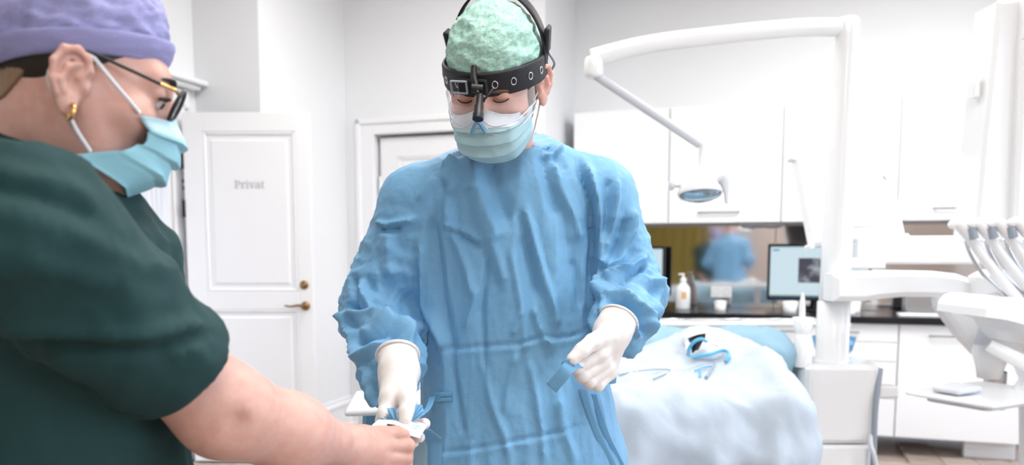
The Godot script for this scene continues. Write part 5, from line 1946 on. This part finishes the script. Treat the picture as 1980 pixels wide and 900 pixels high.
func make_nurse() -> void:
	folds = []
	var t := thing("person", "woman in dark green scrubs with violet cap, mask and glasses, reaching forward", "person", Vector3(-0.55, 0, -0.95))
	var b := Basis(Vector3.UP, deg_to_rad(119.0)) * Basis(Vector3.RIGHT, deg_to_rad(17.0))
	b = b * Basis.from_scale(Vector3(0.95, 0.95, 0.885))
	var hx := Transform3D(b, Vector3.ZERO)
	hx.origin = at(145, 155, 0.83) - b * Vector3(-0.078, -0.012, -0.005)
	var nb := at(28, 340, 0.92)
	var s := at(40, 452, 0.745)
	var e := at(436, 796, 0.93)
	var f := at(560, 838, 1.01)
	var w := at(668, 866, 1.115)
	# body
	var v := PackedVector3Array()
	var idx := PackedInt32Array()
	var neck := hx.affine_inverse() * nb
	add_head(v, idx, hx, neck, 0.058, Vector3(0.070, -0.012, -0.006))
	var chest := at(70, 520, 0.93)
	var hip := Vector3(-0.56, 0.82, -0.97)
	var sl := s - Vector3(0.469, 0, 0.883) * 0.34
	var el := sl + Vector3(0.0, -0.28, -0.02)
	var wl := el + Vector3(0.14, -0.17, -0.06)
	var bones := [[nb, chest, 0.055, 0.10], [chest, hip, 0.10, 0.12], [nb, s, 0.05, 0.05], [nb, sl, 0.05, 0.05], [sl, el, 0.045, 0.04], [el, wl, 0.04, 0.027], [wl, wl + Vector3(0.06, -0.09, -0.02), 0.026, 0.016]]
	var right := Vector3(0.469, 0, 0.883)
	for k in [-1.0, 1.0]:
		var h: Vector3 = hip + right * k * 0.09
		var kn: Vector3 = h + Vector3(0.04, -0.38, -0.02)
		var an: Vector3 = h + Vector3(-0.02, -0.74, 0.0)
		bones.append_array([[h, kn, 0.085, 0.055], [kn, an, 0.055, 0.036]])
	var bv := PackedVector3Array()
	var bi := PackedInt32Array()
	nets(func(p): return bones_field(p, bones, 0.03), Vector3(-0.85, 0.03, -1.25), Vector3(-0.15, 1.40, -0.62), 0.016, null, bv, bi)
	add_moved(v, idx, bv, bi, Transform3D())
	# right arm: upper arm, forearm and hand
	var armb := [[s, e, 0.052, 0.050], [e, f, 0.050, 0.046], [f, w, 0.045, 0.029]]
	# hollow at the inside of the elbow
	var crease := at(462, 822, 0.80)
	var look := (crease - EYE).normalized()
	for i in 60:
		var far := bones_field(crease, armb, 0.035)
		if far < 0.004:
			break
		crease += look * far * 0.8
	var crease2 := crease + Vector3(-0.012, -0.022, 0.004)
	var bd := bounds([armb], 0.012)
	bv = PackedVector3Array()
	bi = PackedInt32Array()
	nets(func(p): return smax(bones_field(p, armb, 0.035), -cone(p, crease, crease2, 0.011, 0.006), 0.012), bd[0], bd[1], 0.006, null, bv, bi)
	add_moved(v, idx, bv, bi, Transform3D())
	var palm := [[f, w, 0.044, 0.029], [w, at(735, 862, 1.168), 0.027, 0.017], [w, at(728, 892, 1.165), 0.027, 0.018], [w, at(700, 846, 1.15), 0.022, 0.015]]
	var fingers := [
		chain([at(698, 846, 1.15), at(738, 840, 1.172), at(768, 838, 1.188), at(783, 841, 1.196)], [0.016, 0.0125, 0.0108, 0.0085]),
		chain([at(738, 862, 1.168), at(788, 862, 1.196), at(786, 880, 1.222), at(760, 878, 1.23)], [0.014, 0.0115, 0.010, 0.008]),
		chain([at(736, 884, 1.164), at(784, 886, 1.196), at(780, 902, 1.224), at(756, 898, 1.23)], [0.014, 0.0115, 0.010, 0.008]),
		chain([at(732, 904, 1.162), at(776, 910, 1.194), at(770, 924, 1.22), at(750, 918, 1.225)], [0.013, 0.011, 0.0095, 0.008]),
		chain([at(726, 922, 1.16), at(762, 932, 1.188), at(756, 942, 1.21), at(740, 936, 1.215)], [0.012, 0.0095, 0.0085, 0.007])]
	bd = bounds([palm.slice(1)] + fingers, 0.01)
	bd[0].x -= 0.03
	bv = PackedVector3Array()
	bi = PackedInt32Array()
	nets(func(p): return hand_field(p, palm, fingers), bd[0], bd[1], 0.003, null, bv, bi)
	add_moved(v, idx, bv, bi, Transform3D())
	wpart(t, "body", smooth_mesh(v, idx), M.skin_woman)
	# scrubs
	var dir := (e - s).normalized()
	var l := s.distance_to(e)
	hem_dir = (dir + Vector3(0.0, 0.05, 0.0)).normalized()
	hem_at = s + dir * l * 0.735
	scrub = [[nb + Vector3(0, -0.05, 0), chest, 0.085, 0.14], [chest, hip, 0.14, 0.155], [hip, hip + Vector3(0, -0.16, 0), 0.155, 0.16], [nb + Vector3(0, -0.055, 0), s, 0.06, 0.075], [nb + Vector3(0, -0.04, 0), sl, 0.07, 0.075], [sl, sl.lerp(el, 0.75), 0.075, 0.07]]
	sleeve = [[s, s + dir * l * 0.35, 0.078, 0.072], [s + dir * l * 0.35, s + dir * l * 0.64, 0.072, 0.066], [s + dir * l * 0.6, s + dir * l * 1.0, 0.058, 0.050]]
	fold(0.010, 0.016, 0.79, [-20, 590, 100, 622, 200, 640, 300, 648, 380, 632, 428, 612])
	fold(-0.012, 0.014, 0.79, [-20, 610, 100, 645, 200, 662, 300, 668, 390, 650])
	fold(0.008, 0.016, 0.76, [90, 352, 180, 366, 240, 400, 300, 470])
	fold(-0.008, 0.016, 0.76, [60, 372, 160, 386, 225, 425, 270, 480])
	fold(0.006, 0.02, 0.76, [60, 480, 150, 500, 250, 560])
	fold(0.004, 0.008, 0.80, [330, 690, 360, 672, 395, 660])
	wpart(t, "scrub_top", nets(scrub_field, Vector3(-0.86, 0.64, -1.26), Vector3(-0.26, 1.45, -0.58), 0.0068, func(p, n): return ridge(p * 6.0) * 0.006 + ridge(Vector3(p.x * 15.0, p.y * 12.0, p.z * 15.0)) * 0.0022 + fold_height(p) * smoothstep(0.0, 0.4, n.z)), M.scrub_green, "dark green short-sleeved scrub top")
	var hem := mb()
	var hs := hem_dir.cross(Vector3.UP).normalized()
	torus(hem, Transform3D(Basis(hs, hem_dir.cross(hs).normalized(), hem_dir), hem_at - hem_dir * 0.004), 0.0575, 0.0045, 40)
	wpart(t, "sleeve_hem", hem, M.scrub_green)
	for k in [-1.0, 1.0]:
		var h: Vector3 = hip + right * k * 0.085
		var kn: Vector3 = h + Vector3(0.03, -0.38, -0.02)
		var an: Vector3 = h + Vector3(-0.02, -0.72, 0.0)
		wpart(t, "trouser_leg", nets(func(p): return maxf(bones_field(p, [[h, kn, 0.10, 0.085], [kn, an, 0.085, 0.075]], 0.02), 0.1 - p.y), an - Vector3(0.14, 0.04, 0.14), h + Vector3(0.16, 0.02, 0.14), 0.014), M.scrub_green)
		var foot: Vector3 = Vector3(an.x, 0.05, an.z)
		wpart(t, "shoe", nets(func(p): return maxf(cone(p, foot, foot + Vector3(0.14, -0.01, -0.075), 0.048, 0.04), 0.004 - p.y), foot - Vector3(0.08, 0.06, 0.15), foot + Vector3(0.22, 0.08, 0.08), 0.01), M.shoe_white)
	# cap and hair
	wpart(t, "cap", cap_mesh(hx, Vector3(0, 0.05, -0.019), Vector3(0.0815, 0.104, 0.1045), 0.021, 0.36, 0.10), M.cap_violet, "violet blue crepe surgical cap")
	wpart(t, "cap_band", rim_strip(hx, Vector3(0, 0.05, -0.019), Vector3(0.0815, 0.104, 0.1045), 0.021, 0.36), M.cap_violet, "folded rim of the violet cap")
	wpart(t, "hair", nets(func(p): return smax(smax(ell(p, Vector3(0, 0.04, -0.014), Vector3(0.0785, 0.092, 0.0985)), -(p.y - 0.36 * p.z + 0.02 - 0.02 * smoothstep(0.0, 0.05, p.z)), 0.006), smax(p.y - 0.03 - 0.36 * p.z, p.z - 0.055, 0.006), 0.004), Vector3(-0.1, -0.07, -0.125), Vector3(0.1, 0.07, 0.07), 0.0032), M.hair_dark).transform = t.transform.affine_inverse() * hx
	wpart(t, "nape_hair", nets(func(p): return smax(smax(head_field(p, neck, 0.058) - 0.003 - ridge(Vector3(p.x * 60.0, p.y * 14.0 + p.z * 30.0, p.z * 14.0)) * 0.0012, p.z + 0.045 - p.y * 0.5, 0.006), smax(-0.052 - p.y, p.y - 0.01, 0.006), 0.006), Vector3(-0.1, -0.07, -0.125), Vector3(0.1, 0.02, -0.02), 0.003), M.hair_fair).transform = t.transform.affine_inverse() * hx
	# eyes
	for k in [-1.0, 1.0]:
		var st := mb()
		lathe(st, [Vector2(0, -0.0118), Vector2(0.006, -0.0101), Vector2(0.0101, -0.006), Vector2(0.0118, 0), Vector2(0.0101, 0.006), Vector2(0.006, 0.0101), Vector2(0, 0.0118)], Transform3D(hx.basis, hx * Vector3(k * 0.0325, 0.006, 0.0802)), 18)
		var ball := wpart(t, "eye", st, M.eye_white)
		st = mb()
		lathe(st, [Vector2(0, 0.0022), Vector2(0.003, 0.0019), Vector2(0.0055, 0.0)], Transform3D(hx.basis * Basis(Vector3.RIGHT, PI / 2 + 0.35), hx * (Vector3(k * 0.0325, 0.006, 0.0802) + Vector3(0, -0.0037, 0.0107))), 16)
		wpart(ball, "iris", st, M.iris)
		st = mb()
		tube(st, curve([hx * Vector3(k * 0.022, 0.0105, 0.0925), hx * Vector3(k * 0.032, 0.0125, 0.0958), hx * Vector3(k * 0.043, 0.009, 0.0905), hx * Vector3(k * 0.048, 0.006, 0.0845)], 4), [0.001, 0.0015, 0.002, 0.0022, 0.0024, 0.0024, 0.0024, 0.0022, 0.002, 0.002, 0.002, 0.0015, 0.001], 6, true, 1.4)
		wpart(t, "eyelashes", st, M.hair_dark)
		st = mb()
		tube(st, curve([hx * Vector3(k * 0.016, 0.03, 0.098), hx * Vector3(k * 0.03, 0.035, 0.0945), hx * Vector3(k * 0.05, 0.028, 0.0795)], 4), [0.002, 0.0022, 0.0024, 0.0024, 0.0024, 0.0022, 0.002, 0.0016, 0.001], 6, true, 1.6)
		wpart(t, "eyebrow", st, M.hair_dark)
	# mask with loops
	var mk := wpart(t, "face_mask", mask_mesh(hx, 0.078, 0.0, -0.010, -0.112, deg_to_rad(82), deg_to_rad(20), 0.0, 1.0, 0.0, deg_to_rad(16)), M.mask_nurse, "light blue pleated face mask")
	wpart(mk, "nose_band", mask_mesh(hx, 0.0788, 0.0, -0.010, -0.112, deg_to_rad(80), deg_to_rad(20), 0.0, 0.17, 0.0014, deg_to_rad(16)), M.mask_pale)
	for k in [-1.0, 1.0]:
		for q in [[Vector3(k * 0.080, 0.018, 0.006), Vector3(k * 0.078, -0.002, 0.036), Vector3(k * 0.0715, -0.021, 0.068)], [Vector3(k * 0.080, -0.044, -0.006), Vector3(k * 0.074, -0.06, 0.008), Vector3(k * 0.066, -0.079, 0.03)], [Vector3(k * 0.08, 0.018, 0.006), Vector3(k * 0.083, 0.016, -0.02), Vector3(k * 0.082, -0.02, -0.03), Vector3(k * 0.08, -0.044, -0.006)]]:
			var pts := []
			for p in q:
				pts.append(hx * p)
			var st := mb()
			tube(st, curve(pts, 5), 0.0022, 8)
			wpart(mk, "ear_loop", st, M.elastic_white)
	# glasses
	var gl: MeshInstance3D
	for k in [-1.0, 1.0]:
		var lx := Transform3D(hx.basis * Basis(Vector3.UP, k * 0.16) * Basis(Vector3.RIGHT, 0.2), hx * Vector3(k * 0.036, 0.006, 0.107))
		var st := mb()
		torus(st, lx, 0.0245, 0.0022, 36, 0.86)
		var rim: MeshInstance3D
		if gl == null:
			gl = wpart(t, "glasses", st, M.black_plastic, "black and gold framed glasses")
			rim = gl
		else:
			rim = wpart(gl, "lens_rim", st, M.black_plastic)
		st = mb()
		lathe(st, [Vector2(0, 0.0008), Vector2(0.0235, 0.0006), Vector2(0.0235, -0.0006), Vector2(0, -0.0008)], lx * Transform3D(Basis(Vector3.RIGHT, PI / 2), Vector3.ZERO), 30, 0.86)
		wpart(gl, "lens", st, M.clear_glass)
		st = mb()
		tube(st, curve([hx * Vector3(k * 0.060, 0.017, 0.103), hx * Vector3(k * 0.070, 0.018, 0.096), hx * Vector3(k * 0.0745, 0.0175, 0.080)], 4), 0.0021, 8)
		wpart(gl, "gold_end", st, M.gold, "gold end piece")
		st = mb()
		tube(st, curve([hx * Vector3(k * 0.0745, 0.0175, 0.080), hx * Vector3(k * 0.0795, 0.0195, 0.04), hx * Vector3(k * 0.0815, 0.021, 0.0), hx * Vector3(k * 0.081, 0.012, -0.022)], 5), 0.0019, 8, true, 0.7)
		wpart(gl, "temple", st, M.black_plastic)
	var st := mb()
	tube(st, curve([hx * Vector3(-0.014, 0.010, 0.110), hx * Vector3(0, 0.014, 0.112), hx * Vector3(0.014, 0.010, 0.110)], 5), 0.0016, 8)
	wpart(gl, "bridge", st, M.gold)
	# jewellery
	st = mb()
	torus(st, Transform3D(hx.basis * Basis(Vector3.UP, 0.5), hx * Vector3(-0.084, -0.047, 0.0)), 0.0065, 0.0022, 20, 1.25)
	wpart(t, "earring", st, M.gold, "small gold hoop earring")
	st = mb()
	lathe(st, [Vector2(0, -0.0045), Vector2(0.0032, -0.0032), Vector2(0.0045, 0), Vector2(0.0032, 0.0032), Vector2(0, 0.0045)], Transform3D(Basis(), at(98, 124, 0.845)), 16)
	wpart(t, "hair_pin", st, M.pearl, "pearl pin behind the ear")

func make_card() -> void:
	var c := [at(702, 838, 1.182), at(738, 806, 1.238), at(826, 823, 1.222), at(828, 838, 1.205), at(804, 852, 1.195)]
	var t := thing("transfer_card", "white paper card held between the gloved hand and the bare hand", "card", at(770, 835, 1.2))
	var rows := []
	for j in 7:
		var v := j / 6.0
		var row := []
		for i in 13:
			var u := i / 12.0
			var back: Vector3 = c[1].lerp(c[2], u)
			var near: Vector3 = c[0].lerp(c[4].lerp(c[3], 0.3), u)
			row.append(back.lerp(near, v) + Vector3(0, 0.006 * sin(u * PI), 0))
		rows.append(row)
	wpart(t, "sheet", sheet(rows, 0.0012), M.paper_white)
	var st := mb()
	var up: Vector3 = (rows[0][6] - rows[6][6]).cross(rows[3][12] - rows[3][0]).normalized()
	if up.y < 0:
		up = -up
	var along: Vector3 = (rows[3][12] - rows[3][0]).normalized()
	var bs := Basis(along, up, along.cross(up))
	box(st, rows[4][5] + up * 0.0012, Vector3(0.014, 0.0012, 0.006), 0.0004, bs)
	wpart(t, "dark_slot", st, M.ink_black)
	st = mb()
	for k in 5:
		box(st, rows[2][10] + up * 0.0008 + along * (0.003 * (k - 2)), Vector3(0.0016, 0.0004, 0.004 + 0.001 * (k % 2)), 0.0001, bs)
	box(st, rows[3][10] + up * 0.0008, Vector3(0.014, 0.0004, 0.0008), 0.0001, bs)
	wpart(t, "print", st, M.ink_blue)
